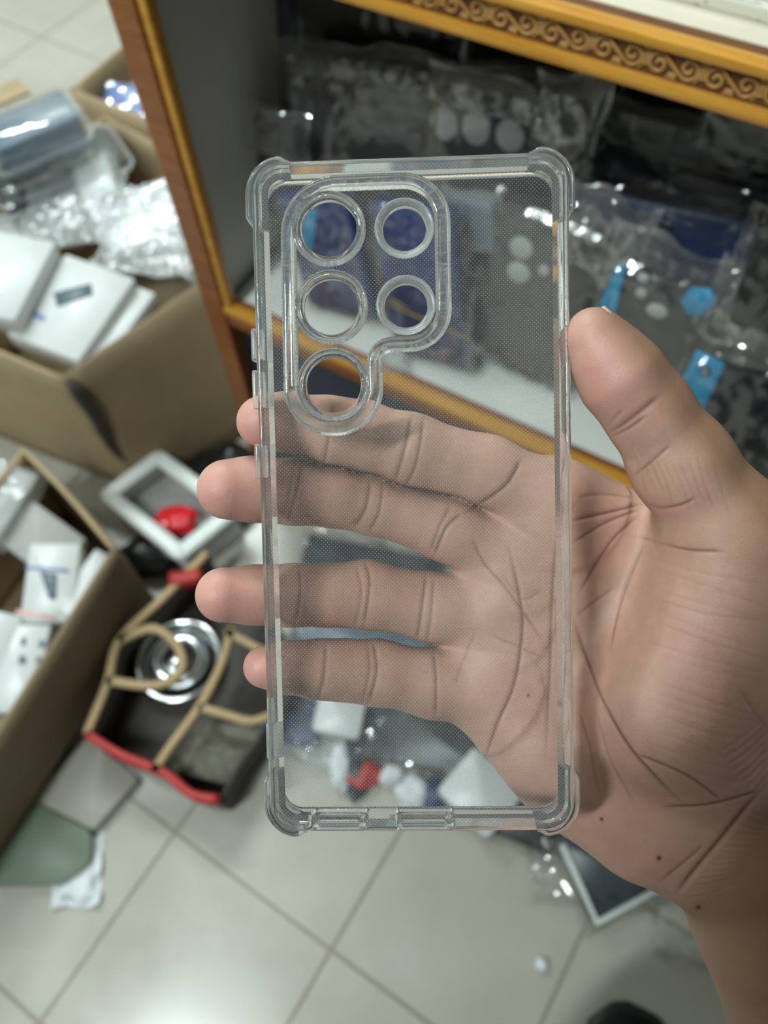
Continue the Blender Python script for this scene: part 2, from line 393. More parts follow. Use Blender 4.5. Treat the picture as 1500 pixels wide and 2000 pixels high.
# carved S-scrolls
parts = []; unit = .0315; zc = (ZT + ZR) / 2 + .0005; yb = -.0125
def spiral(cx, cz, r0, turns, a0, d):
    return [(cx + (r0 * (1 - .82 * k / 26)) * math.cos(a0 + d * turns * 2 * math.pi * k / 26), yb, cz + (r0 * (1 - .82 * k / 26)) * .95 * math.sin(a0 + d * turns * 2 * math.pi * k / 26)) for k in range(27)]
x = U0 + .03
while x < U1 - .02:
    cl, cr = (x + unit * .24, zc - .0006), (x + unit * .76, zc + .0006)
    s1 = spiral(cl[0], cl[1], .0062, 1.35, math.radians(75), 1); s2 = spiral(cr[0], cr[1], .0062, 1.35, math.radians(255), 1)
    con = [s1[0]] + [((1 - t) * s1[0][0] + t * s2[0][0], yb - .0006, (1 - t) * s1[0][2] + t * s2[0][2]) for t in (.25, .5, .75)] + [s2[0]]
    for c, r in ((s1[::-1] + con[1:-1] + s2, .00105),):
        parts.append(tube_data(c, r, 6))
    parts.append(tube_data(spiral(cl[0], cl[1], .0082, .5, math.radians(120), 1)[:20], .0006, 5))
    parts.append(tube_data(spiral(cr[0], cr[1], .0082, .5, math.radians(300), 1)[:20], .0006, 5))
    for k in range(-2, 3):                                        # small fan and cross ties between scrolls
        parts.append(tube_data([(x + k * .0006, yb, zc + .003), (x + k * .0016, yb, zc + .0085)], .0006, 5))
        parts.append(tube_data([(x + unit * .5 + k * .0006, yb, zc - .0035), (x + unit * .5 + k * .0016, yb, zc - .0085)], .0006, 5))
    for k in range(3): parts.append(tube_data([(x - .0035, yb, zc - .003 + k * .0022), (x + .0035, yb, zc - .002 + k * .0022)], .0008, 5))
    x += unit
recalc(from_data('carved_scrolls', *merge(parts), M['carve'], tr))
br = box('bottom_rail', ((U0 + .028 + U1) / 2, -.002, ZB - .012), (U1 - U0 - .028, .020, .026), M['frame_face'], ctr, .002)
box('bead', ((U0 + .028 + U1) / 2, -.008, ZB - .001), (U1 - U0 - .028, .014, .011), M['frame_gold'], br, .003)
box('front_panel', ((U0 + .028 + U1) / 2, .012, .19), (U1 - U0 - .028, .012, .37), M['navy_panel'], ctr)
box('shelf_board', ((U0 + U1) / 2 + .012, .175, ZB - .009), (U1 - U0 - .03, .33, .014), M['white_lam'], ctr)
box('end_panel', (U0 + .012, .185, .39), (.014, .35, .78), M['grey_lam'], ctr)
box('end_panel', (U1, .185, .39), (.014, .35, .78), M['grey_lam'], ctr)
box('back_panel', ((U0 + U1) / 2, .352, .40), (U1 - U0, .012, .76), M['dark_inside'], ctr)
box('counter_top', ((U0 + U1) / 2, .175, ZR - .006), (U1 - U0 + .01, .345, .014), M['cream'], ctr, .002)
box('worn_board', ((U0 + U1) / 2, .184, ZR + .0045), (U1 - U0, .325, .007), M['worn'], ctr, .0015)

# ------------------------------------------------------------------ things placed on a plane from three sighted corners
from mathutils import noise as mnoise
def place3(TL, TR, BL, o, n):
    a, b, c = hit(TL, o, n), hit(TR, o, n), hit(BL, o, n)
    ux = b - a; w = np.linalg.norm(ux); ux /= w
    uy = a - c; uy = uy - ux * (uy @ ux); h = np.linalg.norm(uy); uy /= h
    uz = np.cross(ux, uy)
    if uz @ (CAMP - a) < 0: uz = -uz; 
    c0 = (b + c) / 2
    return frame(c0, ux, uy, uz), w, h
def loc2(M4, p, o, n):
    q = hit(p, o, n); v = M4.inverted() @ Vector(q); return v.x, v.y
def rrect(w, h, r, seg=6): return rpoly([(-w/2, -h/2), (w/2, -h/2), (w/2, h/2), (-w/2, h/2)], r, seg)
def pillow(w, h, thick, margin, amp, seed, nx=44, ny=34, freq=19, lift=.003, flat=.35):
    """crinkled film bag around a plate whose front face is z=0"""
    W2, H2 = w / 2 + margin, h / 2 + margin; vs = []; fs = []
    def crk(x, y, s):
        a = mnoise.noise(Vector((x * freq, y * freq, s))); b = mnoise.noise(Vector((x * freq * 2.6 + 5, y * freq * 2.6, s + 3)))
        c = mnoise.noise(Vector((x * freq * 5.5, y * freq * 5.5, s + 9)))
        return (1 - 2 * abs(a)) * .8 + (1 - 2 * abs(b)) * .5 + c * .25
    for side in (0, 1):
        for j in range(ny + 1):
            for i in range(nx + 1):
                x = -W2 + 2 * W2 * i / nx; y = -H2 + 2 * H2 * j / ny
                e = min((W2 - abs(x)) / margin, (H2 - abs(y)) / margin, 1.0); e = max(0, e)
                se = e * e * (3 - 2 * e)
                k = crk(x, y, seed + side * 40)
                ed2 = min((W2 - abs(x)) / (W2 * .55), (H2 - abs(y)) / (H2 * .55), 1.0); am = amp * (flat + (1.9 - flat) * (1 - max(0, ed2)) ** 1.5 + .9 * (1 - e))
                z = (lift + am * max(k, -.2)) * (se if 1 else 1) if side == 0 else -thick - (lift + .4 * am * abs(k))
                mid = -thick * .5 + amp * 2.2 * mnoise.noise(Vector((x * freq, y * freq, seed + 77)))
                z = z * se + mid * (1 - se)
                gx = x + amp * 1.5 * mnoise.noise(Vector((y * 30, seed, 1))) * (1 - e); gy = y + amp * 2.5 * mnoise.noise(Vector((x * 30, seed, 2))) * (1 - e)
                vs.append((gx, gy, z))
    N = (nx + 1) * (ny + 1)
    for side in (0, 1):
        for j in range(ny):
            for i in range(nx):
                a = side * N + j * (nx + 1) + i; q = (a, a + 1, a + nx + 2, a + nx + 1)
                fs.append(q if side == 0 else q[::-1])
    return vs, fs
ZUP = np.array([0, 0, 1.0]); SEED = [0]
def cpack(label, TL, TR, BL, v0, lean, mat, thick=.010, discs=(), tapes=(), film='film', margin=.008, amp=.0022, group=None, name='bagged_phone_cover', z0=.40, band=None, freq=19, cat='phone cover'):
    o = cnt(0, v0, z0); n = -(CN - ZUP * lean); n /= np.linalg.norm(n)
    return flatpack(name, label, TL, TR, BL, o, n, mat, thick, discs, tapes, film, margin, amp, band, freq, cat, group, floor_z=.400)
def flatpack(name, label, TL, TR, BL, o, n, mat, thick, discs=(), tapes=(), film='film', margin=.008, amp=.0022, band=None, freq=19, cat='phone cover', group=None, rad=.008, floor_z=None):
    M4, w, h = place3(TL, TR, BL, o, n); SEED[0] += 1
    if floor_z is not None:                                        # rest on the shelf: shorten what would reach below it
        up = M4.col[1].xyz; low = (M4.translation - up * (h / 2)).z - abs(M4.col[0].z) * w / 2 - margin * .9 - thick * abs(M4.col[2].z)
        if low < floor_z and up.z > .3:
            cut = min(h * .5, (floor_z - low) / up.z); h -= cut; M4.translation = M4.translation + up * (cut / 2)
    r = empty(name, M4, label, cat, group)
    cover = recalc(from_data('cover', *slab_data(rrect(w, h, min(rad, w * .2, h * .2)), -thick, 0, .001), M[mat], r))
    for (p, rx, ry) in discs:                                      # pale camera openings
        x, y = loc2(M4, p, o, n); k = np.linalg.norm(hit(p, o, n) - hit((p[0] + 10, p[1]), o, n)) / 10
        vs, fs = slab_data([(x + rx * k * math.cos(q), y + ry * k * math.sin(q)) for q in np.linspace(0, 2 * math.pi, 25)[:-1]], -.0005, .0008, .0002)
        recalc(from_data('camera_opening', vs, fs, M['hole'], cover))
    for tp in tapes:
        poly = [loc2(M4, p, o, n) for p in tp[0]]
        ar = sum(poly[i-1][0]*poly[i][1]-poly[i][0]*poly[i-1][1] for i in range(len(poly)))
        if ar < 0: poly = poly[::-1]
        tb = recalc(from_data('protective_tab', *slab_data(rpoly(poly, .002, 3), .0008, .0018, .0003), M[tp[1]], cover, label='blue tab' if tp[1] == 'blue' else None))
        if len(tp) > 2:
            x, y = loc2(M4, tp[2], o, n)
            recalc(from_data('tab_hole', *slab_data([(x + .0042 * math.cos(q), y + .0042 * math.sin(q)) for q in np.linspace(0, 2*math.pi, 21)[:-1]], .0019, .0024, .0001), M['black'], tb))
            recalc(from_data('stud', *slab_data([(x + .0022 * math.cos(q), y + .0022 * math.sin(q)) for q in np.linspace(0, 2*math.pi, 21)[:-1]], .0025, .0034, .0003), M['hole'], tb))
    if band:
        for p, q in band:
            a = loc2(M4, p, o, n); b = loc2(M4, q, o, n)
            recalc(from_data('rubber_band', *tube_data([(a[0], a[1], .0022), ((a[0]+b[0])/2, (a[1]+b[1])/2, .0026), (b[0], b[1], .0022)], .0011, 6), M['band'], r))
    if film: from_data('plastic_bag', *pillow(w, h, thick, margin, amp, SEED[0] * 3.7, freq=freq), M[film], r, smooth=False)
    return r
G1 = 'bagged phone covers in the display counter'
cpack('large dark bagged cover with three pale round openings, lying across behind the case top', (560, 112), (1150, 190), (592, 400), .095, .15, 'charcoal', .014,
      discs=[((868, 240), 26, 30), ((930, 250), 27, 30), ((996, 266), 28, 28), ((1078, 270), 18, 28)], margin=.014, amp=.003, group=G1, film='film', band=[((856, 168), (846, 302))])
cpack('long black bagged cover at the back under the gold top rail, left half', (565, -40), (905, 30), (575, 95), .15, .1, 'black', .012, margin=.01, group=G1)
cpack('long black bagged cover at the back under the gold rail, right half', (900, 60), (1520, 190), (905, 170), .17, .1, 'black', .012, margin=.01, amp=.0015, group=G1)
cpack('black bagged cover with one faint pale disc at the right edge, below the gold rail', (1165, 205), (1540, 300), (1170, 370), .13, .15, 'black', .012, discs=[((1465, 288), 22, 20)], amp=.0018, group=G1)
cpack('narrow upright dark navy bagged cover beside the grey end panel', (480, -30), (560, -10), (525, 235), .13, .15, 'navy_dark', .012, margin=.006, group=G1)
cpack('dark bagged cover low in the left corner beside the grey end panel, top edge glinting', (470, 220), (590, 255), (520, 420), .085, .12, 'black', .012, margin=.010, amp=.003, group=G1)
cpack('dark navy bag with crumpled silvery film right of the clear case, above the thumb', (1125, 365), (1480, 440), (1110, 500), .07, .35, 'navy_dark', .014, tapes=[([(1270, 425), (1320, 435), (1310, 455), (1265, 445)], 'teal')], film='film_shiny', margin=.012, amp=.005, freq=34, group=G1)
cpack('charcoal bagged cover with two pale discs, seen through the clear case beside its right edge', (948, 380), (1180, 470), (925, 730), .05, .16, 'charcoal', .012, discs=[((1018, 484), 22, 22), ((1013, 532), 22, 20), ((1062, 528), 10, 11)], margin=.009, group=G1)
cpack('charcoal bagged cover behind the thumb tip with a long blue strip down its left side', (1208, 520), (1440, 590), (1150, 745), .022, .16, 'charcoal', .010,
      discs=[((1256, 543), 11, 11), ((1253, 572), 11, 11), ((1283, 607), 21, 16)], tapes=[([(1205, 515), (1224, 520), (1195, 640), (1165, 610)], 'blue'), ([(1330, 585), (1352, 558), (1390, 562), (1400, 590), (1375, 612), (1345, 615)], 'blue')], film='film_shiny', margin=.012, amp=.003, group=G1)
cpack('glossy black bagged cover at the right photo edge, right of the blue hexagon tab', (1452, 430), (1640, 470), (1448, 640), .012, .14, 'black', .010, film='film_shiny', margin=.010, amp=.003, group=G1)
cpack('black bagged cover with a blue tab and round stud, right of the thumb', (1335, 690), (1600, 770), (1290, 960), .016, .16, 'black', .010,
      tapes=[([(1362, 680), (1418, 708), (1372, 806), (1326, 748)], 'blue', (1379, 722))], film='film_shiny', margin=.014, amp=.0035, group=G1)
cpack('black bagged cover lying behind at the far right, dark blue tab on it', (1300, 330), (1560, 400), (1300, 430), .10, .25, 'black', .010, tapes=[([(1460, 345), (1520, 350), (1520, 395), (1455, 385)], 'teal')], group=G1)
cpack('black bagged cover with a teal corner tucked right under the gold rail', (1380, 190), (1600, 240), (1380, 290), .11, .1, 'black', .010, tapes=[([(1410, 186), (1520, 210), (1520, 235), (1418, 212)], 'teal')], group=G1)
G2 = 'navy covers in bags behind the camera holes'
cpack('navy bagged cover, left of the pair behind the lens holes of the clear case', (600, 385), (750, 400), (590, 705), .030, .10, 'navy', .014, margin=.008, amp=.003, group=G2, tapes=[([(588, 405), (622, 405), (612, 490), (582, 485)], 'blue')])
cpack('navy bagged cover bound with a rubber band, right of the pair behind the lens holes', (770, 400), (935, 425), (745, 735), .018, .10, 'navy', .016, margin=.008, amp=.003, group=G2, band=[((760, 590), (925, 662)), ((765, 580), (800, 600))])
cpack('small milky plastic bag standing behind the clear case, above the navy covers', (880, 385), (965, 400), (880, 470), .055, .1, 'slate', .008, film='film_white', margin=.008, amp=.004)
wl = at((765, 712), .402)
from_w = pillow(.022, .020, .008, .006, .003, 5, 14, 12, 60)
tag(from_data('film_scrap', *from_w, M['film_white'], None, Matrix.Translation(Vector((wl[0], wl[1], .412)))), 'small milky film scrap on the white shelf beside the navy covers', 'plastic scrap')

def crumple(label, TL, TR, BL, v0, lean, film, amp, thick=.012):
    o = cnt(0, v0, .40); n = -(CN - ZUP * lean); n /= np.linalg.norm(n); M4, w, h = place3(TL, TR, BL, o, n); SEED[0] += 1
    tag(from_data('crumpled_bag', *pillow(w, h, thick, .010, amp, SEED[0] * 3.7, 56, 36, freq=19, flat=1.0), M[film], None, M4, smooth=False), label, 'plastic bag', 'crumpled clear bags in the display counter')
crumple('crumpled silvery bag top between the clear case and the blue strip', (1120, 385), (1250, 430), (1105, 500), .012, .3, 'film_silver', .006)
crumple('silvery folded bag edge above the blue hexagon tab', (1215, 470), (1440, 545), (1205, 525), .012, .3, 'film_silver', .005)
crumple('crumpled clear bag right of the blue hexagon tab', (1405, 540), (1490, 570), (1395, 640), .012, .2, 'film_silver', .006)
crumple('bright crumpled bag end above the blue tab with the stud', (1395, 610), (1540, 660), (1382, 680), .012, .3, 'film_silver', .005)
crumple('silvery bag corner at the top right end of the three disc cover', (1060, 165), (1155, 195), (1055, 260), .08, .2, 'film_silver', .006)
crumple('small crumpled bag corner beside the grey end panel, above the top left case corner', (462, 205), (580, 245), (470, 275), .06, .2, 'film_silver', .005)
crumple('crumpled bag flap above the three pale discs', (850, 150), (1060, 200), (850, 190), .08, .2, 'film_silver', .005)
crumple('crumpled bag flap along the top edge of the three disc cover', (560, 92), (860, 140), (560, 130), .085, .2, 'film_shiny', .005)
# ------------------------------------------------------------------ cartons, boxes
def quad_slab(name, label, TL, TR, BL, o, n, mat, thick, cat, group=None, prints=(), rad=.003, bev=.0012, film=None):
    M4, w, h = place3(TL, TR, BL, o, n); SEED[0] += 1
    r = empty(name, M4, label, cat, group)
    body = recalc(from_data('carton_body', *slab_data(rrect(w, h, rad, 4), -thick, 0, bev), M[mat], r))
    for ps, pm in prints:
        poly = [loc2(M4, p, o, n) for p in ps]
        ar = sum(poly[i-1][0]*poly[i][1]-poly[i][0]*poly[i-1][1] for i in range(len(poly)))
        if ar < 0: poly = poly[::-1]
        recalc(from_data('printed_mark', *slab_data(poly, .0002, .0006, .0001), M[pm], body))
    if film: from_data('plastic_wrap', *pillow(w, h, thick, .010, .003, SEED[0] * 2.9, 30, 24, 30), M[film], r, smooth=False)
    return r
def open_box(name, label, base, top, th, mat_out, mat_in=None, cat='box', mats=None):
    """four base corners (ccw, world) and the four rim corners above them"""
    c = np.mean(base, axis=0); c[2] = 0
    r = empty(name, c, label, cat)
    B = [np.array(b) - c for b in base]; T = [np.array(b) - c for b in top]; cen = np.mean(T, axis=0)
    for i in range(4):
        j = (i + 1) % 4; q = [B[i], B[j], T[j], T[i]]
        nrm = np.cross(q[1] - q[0], q[3] - q[0]); nrm /= np.linalg.norm(nrm)
        mid = (q[0] + q[1]) / 2
        if nrm @ (np.array([cen[0], cen[1], 0]) - np.array([mid[0], mid[1], 0])) < 0: nrm = -nrm
        # a bulging corrugated panel, subdivided
        nu, nv = 14, 8; vs = []; fs = []
        for s in (0, 1):
            for b in range(nv + 1):
                for a in range(nu + 1):
                    u, v = a / nu, b / nv
                    p = (q[0] * (1 - u) + q[1] * u) * (1 - v) + (q[3] * (1 - u) + q[2] * u) * v
                    bul = -.010 * math.sin(math.pi * u) * math.sin(math.pi * v * .9) + .003 * mnoise.noise(Vector(p * 9))
                    p = p + nrm * (th * s + bul); p[2] = max(p[2], .001); vs.append(p)
        N = (nu + 1) * (nv + 1)
        for b in range(nv):
            for a in range(nu):
                k = b * (nu + 1) + a; f = (k, k + 1, k + nu + 2, k + nu + 1)
                fs.append(f); fs.append(tuple(x + N for x in f[::-1]))
        ring = [a for a in range(nu + 1)] + [b * (nu + 1) + nu for b in range(1, nv + 1)] + [nv * (nu + 1) + a for a in range(nu - 1, -1, -1)] + [b * (nu + 1) for b in range(nv - 1, 0, -1)]
        for a in range(len(ring)):
            b2 = ring[(a + 1) % len(ring)]; fs.append((ring[a], b2, b2 + N, ring[a] + N))
        recalc(from_data('side_panel', vs, fs, M[mats[i] if mats else mat_out], r))
    fb = slab_data([(p[0] * .97, p[1] * .97) for p in B], .001, .005, .0005)
    recalc(from_data('bottom_panel', *fb, M[mat_out], r))
    return r
# box at the upper left, corner nearest the camera sighted at its foot
HB = .262
def cf(u, v, z=0): return cnt(u, v, z)
def uv(p): return [(p - np.array([0, 0, p[2]])) @ CU, (p - np.array([0, 0, p[2]])) @ CN - DC]
fc = at((288, 970), 0); rc_ = at((122, 742), HB); fr = at((452, 868), 0); rr_ = at((432, 520), HB); fl_ = at((30, 848), 0); rl = at((0, 690), HB)
dR = (rr_ - rc_) / np.linalg.norm(rr_ - rc_); dL = (rl - rc_) / np.linalg.norm(rl - rc_)
t1 = [rc_, rc_ + dR * .40, cf(-1.0, .335, HB), rc_ + dL * .40]
dRb = (fr - fc) / np.linalg.norm(fr - fc); b1 = [fc, fc + dRb * .36, cf(-.98, .32), t1[3] * np.array([1, 1, 0]) + np.array([.01, -.03, 0])]
bx = open_box('cardboard_box', 'open cardboard box left of the counter, heaped with white cartons and film bags', b1, t1, .005, 'card', mats=['card_dark', 'card', 'card', 'card'])  # right panel takes the darker card, its shade put into the colour
cl_ = [(t1[0] * (1 - q) + b1[0] * q) - np.array(bx.location) + (dR * .006 - dL * .0) + np.array([.004 * math.sin(q * 9), -.002, -.004]) for q in np.linspace(0, .66, 10)]
recalc(from_data('torn_corner', *tube_data(cl_, [.004, .009, .010, .009, .008, .009, .007, .007, .005, .002], 8), M['crate_in'], bx, label='dark torn corner edge'))
b2 = [cf(-.66, .36), cf(-.66, .78), cf(-1.105, .78), cf(-1.10, .36)]
open_box('cardboard_box', 'cardboard box at the back behind the white carton box, holding a blue pack', b2, [p + np.array([0, 0, HB]) for p in b2], .005, 'card')
UPN = np.array([0, 0, 1.0])
def tilt(ax, ay): v = np.array([ax, ay, 1.0]); return v / np.linalg.norm(v)
GW = 'white cartons in the upper left box'
def pl(px, z): return at(px, z)
quad_slab('white_carton', 'white carton at the left photo edge on the heap in the upper box', (-70, 440), (108, 472), (-160, 590), pl((30, 540), .29), tilt(.06, -.06), 'white_card', .035, 'carton', GW)
quad_slab('white_carton', 'white carton with a small grey oblong printed on it, in the upper left box', (140, 500), (275, 548), (0, 648), pl((130, 590), .258), tilt(.05, -.1), 'white_card', .03, 'carton', GW, prints=[([(104, 572), (178, 554), (182, 576), (112, 600)], 'print_grey'), ([(55, 600), (90, 620), (84, 628), (50, 610)], 'print_blue')])
quad_slab('white_carton', 'white carton wedged along the brown box side, right of the grey printed carton', (268, 560), (322, 578), (130, 682), pl((215, 635), .235), tilt(.0, -.05), 'white_card', .03, 'carton', GW)
quad_slab('white_carton', 'long white wrapped carton pointing up at the partition of the upper box', (215, 300), (278, 275), (90, 425), pl((180, 350), .262), tilt(-.1, -.2), 'white_card', .02, 'carton', GW, film='film_white')
quad_slab('white_carton', 'white carton half under crumpled film, middle of the upper left box', (180, 400), (330, 350), (210, 500), pl((250, 430), .245), tilt(0, 0), 'white_card', .03, 'carton', GW, film='film_white')
quad_slab('white_carton', 'white carton against the counter stile in the upper left box', (290, 360), (368, 362), (310, 480), pl((350, 420), .235), tilt(.1, 0), 'white_card', .03, 'carton', GW, film='film_white')
quad_slab('white_carton', 'white carton lying deep in the upper left box, under the blister packs', (-40, 350), (150, 330), (-40, 470), pl((60, 400), .215), tilt(0, 0), 'white_card', .03, 'carton', GW, film='film_white')
for lab, q, z, a in (('crumpled milky film bag on the white cartons beside the counter stile', [(215, 370), (380, 385), (215, 510)], .262, tilt(.1, -.1)), ('crumpled milky film bag under the clear pack at the left', [(60, 360), (220, 330), (70, 470)], .258, tilt(0, -.1))):
    M4, w, h = place3(*q, pl(q[0], z), a)
    tag(from_data('film_bag', *pillow(w, h, .014, .014, .007, z * 100, 44, 34, 30), M['film_white'], None, M4, smooth=False), lab, 'plastic bag', 'film bags in the upper left box')
# clear rounded retail pack on top
def blister(label, TL, TR, BL, o, n, thick, mat, group=None):
    M4, w, h = place3(TL, TR, BL, o, n); r = empty('clear_retail_pack', M4, label, 'retail pack', group); SEED[0] += 1
    recalc(from_data('insert_card', *slab_data(rrect(w * .88, h * .84, .012), -thick * .8, -.003, .002), M[mat], r))
    recalc(from_data('shell', *slab_data(rrect(w, h, .02, 8), -thick, 0, .004), M['film_shiny'], r))
    recalc(from_data('rim', *sweep_data([(p[0], p[1], -thick * .5) for p in resample(rrect(w, h, .02, 8), .004)], [(a[0], a[1], 0) for a in normals2d(resample(rrect(w, h, .02, 8), .004))], np.array([0, 0, 1.0]), [(-.002, -.0012), (.004, -.0012), (.004, .0012), (-.002, .0012)], True), M['film_white'], r))
    return r
blister('thick clear retail pack with slate blue insert, topmost at the left photo edge', (-70, 240), (122, 160), (-22, 305), pl((60, 230), .345), tilt(0.02, -.12), .075, 'slate')
blister('thinner clear retail pack lying under the slate blue one at the left', (-60, 330), (200, 230), (0, 420), pl((80, 320), .268), tilt(.05, -.1), .02, 'teal')
o = pl((240, 195), .22); flatpack('blue_pack', 'shiny blue pack in the box at the back, left of the wooden stile', (215, 160), (330, 175), (195, 225), o, tilt(.1, -.5), 'blue_bag', .03, film='film_shiny', margin=.01, amp=.004, cat='pack')
o = pl((285, 232), .20); flatpack('dark_pack', 'dark pack in the box at the back, below the blue pack', (265, 212), (340, 215), (265, 262), o, tilt(.1, -.4), 'teal', .03, film='film_shiny', margin=.008, amp=.004, cat='pack')
tag(box('cardboard_sheet', (0, 0, .0), (.10, .05, .006), M['card'], None, .001, M=Matrix.Translation(Vector(at((-5, 190), .25))) @ Matrix.Rotation(.6, 4, 'Z')), 'cardboard flap edge behind the clear packs at the left photo edge', 'cardboard')

# box at the lower left
H2 = .170
A = at((228, 1072), H2); Bf = at((-220, 1765), H2); Cc = at((45, 872), H2); Df = Cc + (Bf - A)
top2 = [A, Cc, Df, Bf]
fA = A + np.array([.0, .0, 0]); base2 = []
for p in top2: q = np.array(p); q[2] = 0; base2.append(q)
base2[0] = base2[0] + np.array([.01, -.01, 0]); 
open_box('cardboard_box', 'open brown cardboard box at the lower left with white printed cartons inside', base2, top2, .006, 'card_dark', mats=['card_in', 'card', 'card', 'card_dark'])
GB = 'white printed cartons in the lower left box'
quad_slab('white_carton', 'white carton with a dark product picture and pink line, in the lower left box', (72, 1062), (170, 1062), (25, 1215), pl((95, 1130), .150), tilt(.12, -.15), 'white_card', .03, 'carton', GB,
          prints=[([(78, 1115), (112, 1122), (110, 1172), (96, 1170)], 'print_grey'), ([(50, 1105), (135, 1112), (134, 1118), (50, 1111)], 'print_blue'), ([(32, 1190), (112, 1203), (110, 1212), (30, 1200)], 'print_pink')])
quad_slab('white_carton', 'white carton with small dark marks below the picture carton, lower left box', (20, 1218), (118, 1222), (-60, 1390), pl((40, 1290), .143), tilt(.10, -.1), 'white_card', .03, 'carton', GB, prints=[([(42, 1245), (52, 1245), (50, 1262), (40, 1260)], 'print_grey'), ([(78, 1250), (90, 1252), (86, 1266), (75, 1264)], 'print_grey'), ([(38, 1280), (52, 1282), (50, 1298), (36, 1296)], 'print_grey'), ([(72, 1282), (86, 1284), (84, 1298), (70, 1296)], 'print_grey')])
quad_slab('white_carton', 'white carton against the right wall of the lower left box, at its top end', (160, 1058), (210, 1082), (130, 1200), pl((165, 1130), .14), tilt(.2, 0), 'white_card', .03, 'carton', GB)
quad_slab('grey_carton', 'pale grey wrapped carton at the top of the lower left box', (-30, 890), (50, 920), (-60, 1030), pl((0, 960), .16), tilt(.1, -.1), 'tray_grey', .03, 'carton', film='film_white')
quad_slab('grey_carton', 'pale grey folded carton under the tan wall of the lower left box', (40, 960), (150, 1040), (0, 1060), pl((70, 1010), .14), tilt(.1, -.1), 'tray_grey', .03, 'carton')
quad_slab('white_carton', 'white carton low at the left photo edge, in the lower left box', (-60, 1180), (25, 1200), (-70, 1300), pl((-10, 1240), .15), tilt(.1, -.1), 'white_card', .03, 'carton', GB)
# flat board under the lower-left box
n0 = np.array([0, 0, 1.0])
def floor_poly(name, label, pts, z0, z1, mat, cat, parent=None, rad=.006, group=None):
    P = [at(p, z1)[:2] for p in pts]; c = np.mean(P, axis=0); P = [p - c for p in P]
    ar = sum(P[i-1][0]*P[i][1]-P[i][0]*P[i-1][1] for i in range(len(P)))
    if ar < 0: P = P[::-1]
    o = recalc(from_data(name, *slab_data(rpoly(P, rad, 4), z0, z1, min(.0015, (z1 - z0) * .3)), M[mat], parent, Matrix.Translation((c[0], c[1], 0))))
    if label: tag(o, label, cat, group)
    return o
c0 = at((200, 1600), 0); brd = empty('flat_board', (c0[0], c0[1], 0), 'flat grey and sage green board on the floor under the lower left box', 'board')
def child_poly(name, pts, z0, z1, mat, root, rad=.006):
    o = floor_poly(name, None, pts, z0, z1, mat, None, None, rad); lo_ = o.location.copy(); o.parent = root; o.location = lo_ - root.location; return o
child_poly('grey_half', [(170, 1440), (272, 1520), (182, 1622), (60, 1560)], .0006, .016, 'grey_board', brd)
child_poly('green_half', [(60, 1562), (180, 1624), (175, 1690), (120, 1728), (-60, 1732), (-60, 1640)], .0006, .0165, 'green', brd, .02)

# ------------------------------------------------------------------ divider crate with beige strips and red rim
HZ = .085
pts = [(404, 1078), (318, 1166), (232, 1250), (208, 1335), (168, 1432), (232, 1472), (318, 1508), (372, 1550), (424, 1560), (468, 1480), (560, 1340), (530, 1200)]
Pw = [at(p, HZ) for p in pts]; cc = np.mean(Pw, axis=0); cc[2] = 0
cr = empty('divider_crate', cc, 'low crate with beige divider strips and a red cloth rim, holding a shiny metal ring', 'crate')
def wallstrip(name, px, z0, z1, th, mat, closed=False):
    P = [at(p, HZ)[:2] - cc[:2] for p in px]
    P = np.array(P); 
    if len(P) > 2 or closed: P = resample(P, .006, closed)
    N = normals2d(P, closed)
    path = [(p[0], p[1], 0) for p in P]; nor = [(a[0], a[1], 0) for a in N]
    pr = [(-th / 2, z0), (th / 2, z0), (th / 2, z1), (-th / 2, z1)]
    return recalc(from_data(name, *sweep_data(path, nor, np.array([0, 0, 1.0]), pr, closed), M[mat], cr))
def smoothpx(ps, n=8):
    P = np.array(ps, float); out = []
    for i in range(len(P) - 1):
        p0, p1, p2, p3 = P[max(i-1, 0)], P[i], P[i+1], P[min(i+2, len(P)-1)]
        for k in range(n):
            t = k / n; out.append(.5 * ((2*p1) + (-p0+p2)*t + (2*p0-5*p1+4*p2-p3)*t*t + (-p0+3*p1-3*p2+p3)*t**3))
    out.append(P[-1]); return out
o = recalc(from_data('lining', *slab_data(rpoly([(p - cc)[:2] for p in Pw][::-1] if sum((Pw[i-1]-cc)[0]*(Pw[i]-cc)[1]-(Pw[i]-cc)[0]*(Pw[i-1]-cc)[1] for i in range(12)) < 0 else [(p - cc)[:2] for p in Pw], .004, 3), .0008, .006, .001), M['crate_in'], cr))
OS = smoothpx([(404, 1078), (318, 1166), (232, 1250), (208, 1335), (168, 1432)])
wallstrip('side_wall', OS, .001, HZ - .007, .003, 'crate_in')
wallstrip('outer_strip', OS, HZ - .007, HZ, .010, 'beige')
RS = smoothpx([(168, 1432), (232, 1472), (318, 1508), (372, 1550), (424, 1560)])
wallstrip('side_wall', RS, .001, HZ - .03, .003, 'crate_in'); wallstrip('red_rim', RS, HZ - .030, HZ, .010, 'red')
wallstrip('side_wall', smoothpx([(424, 1560), (468, 1480), (560, 1340), (535, 1200)]), .001, HZ * .8, .005, 'crate_in')
wallstrip('divider_strip', smoothpx([(232, 1250), (298, 1226), (346, 1262), (352, 1310), (300, 1338), (208, 1328)]), HZ - .007, HZ, .011, 'beige')
wallstrip('divider_strip', smoothpx([(452, 1225), (430, 1300), (388, 1380), (330, 1460), (300, 1505)]), HZ - .007, HZ, .010, 'beige')
wallstrip('divider_strip', smoothpx([(388, 1380), (440, 1395), (490, 1408), (530, 1395)]), HZ - .007, HZ, .010, 'beige')
wallstrip('divider_strip', smoothpx([(440, 1232), (475, 1250), (530, 1280)]), HZ - .007, HZ, .010, 'beige')
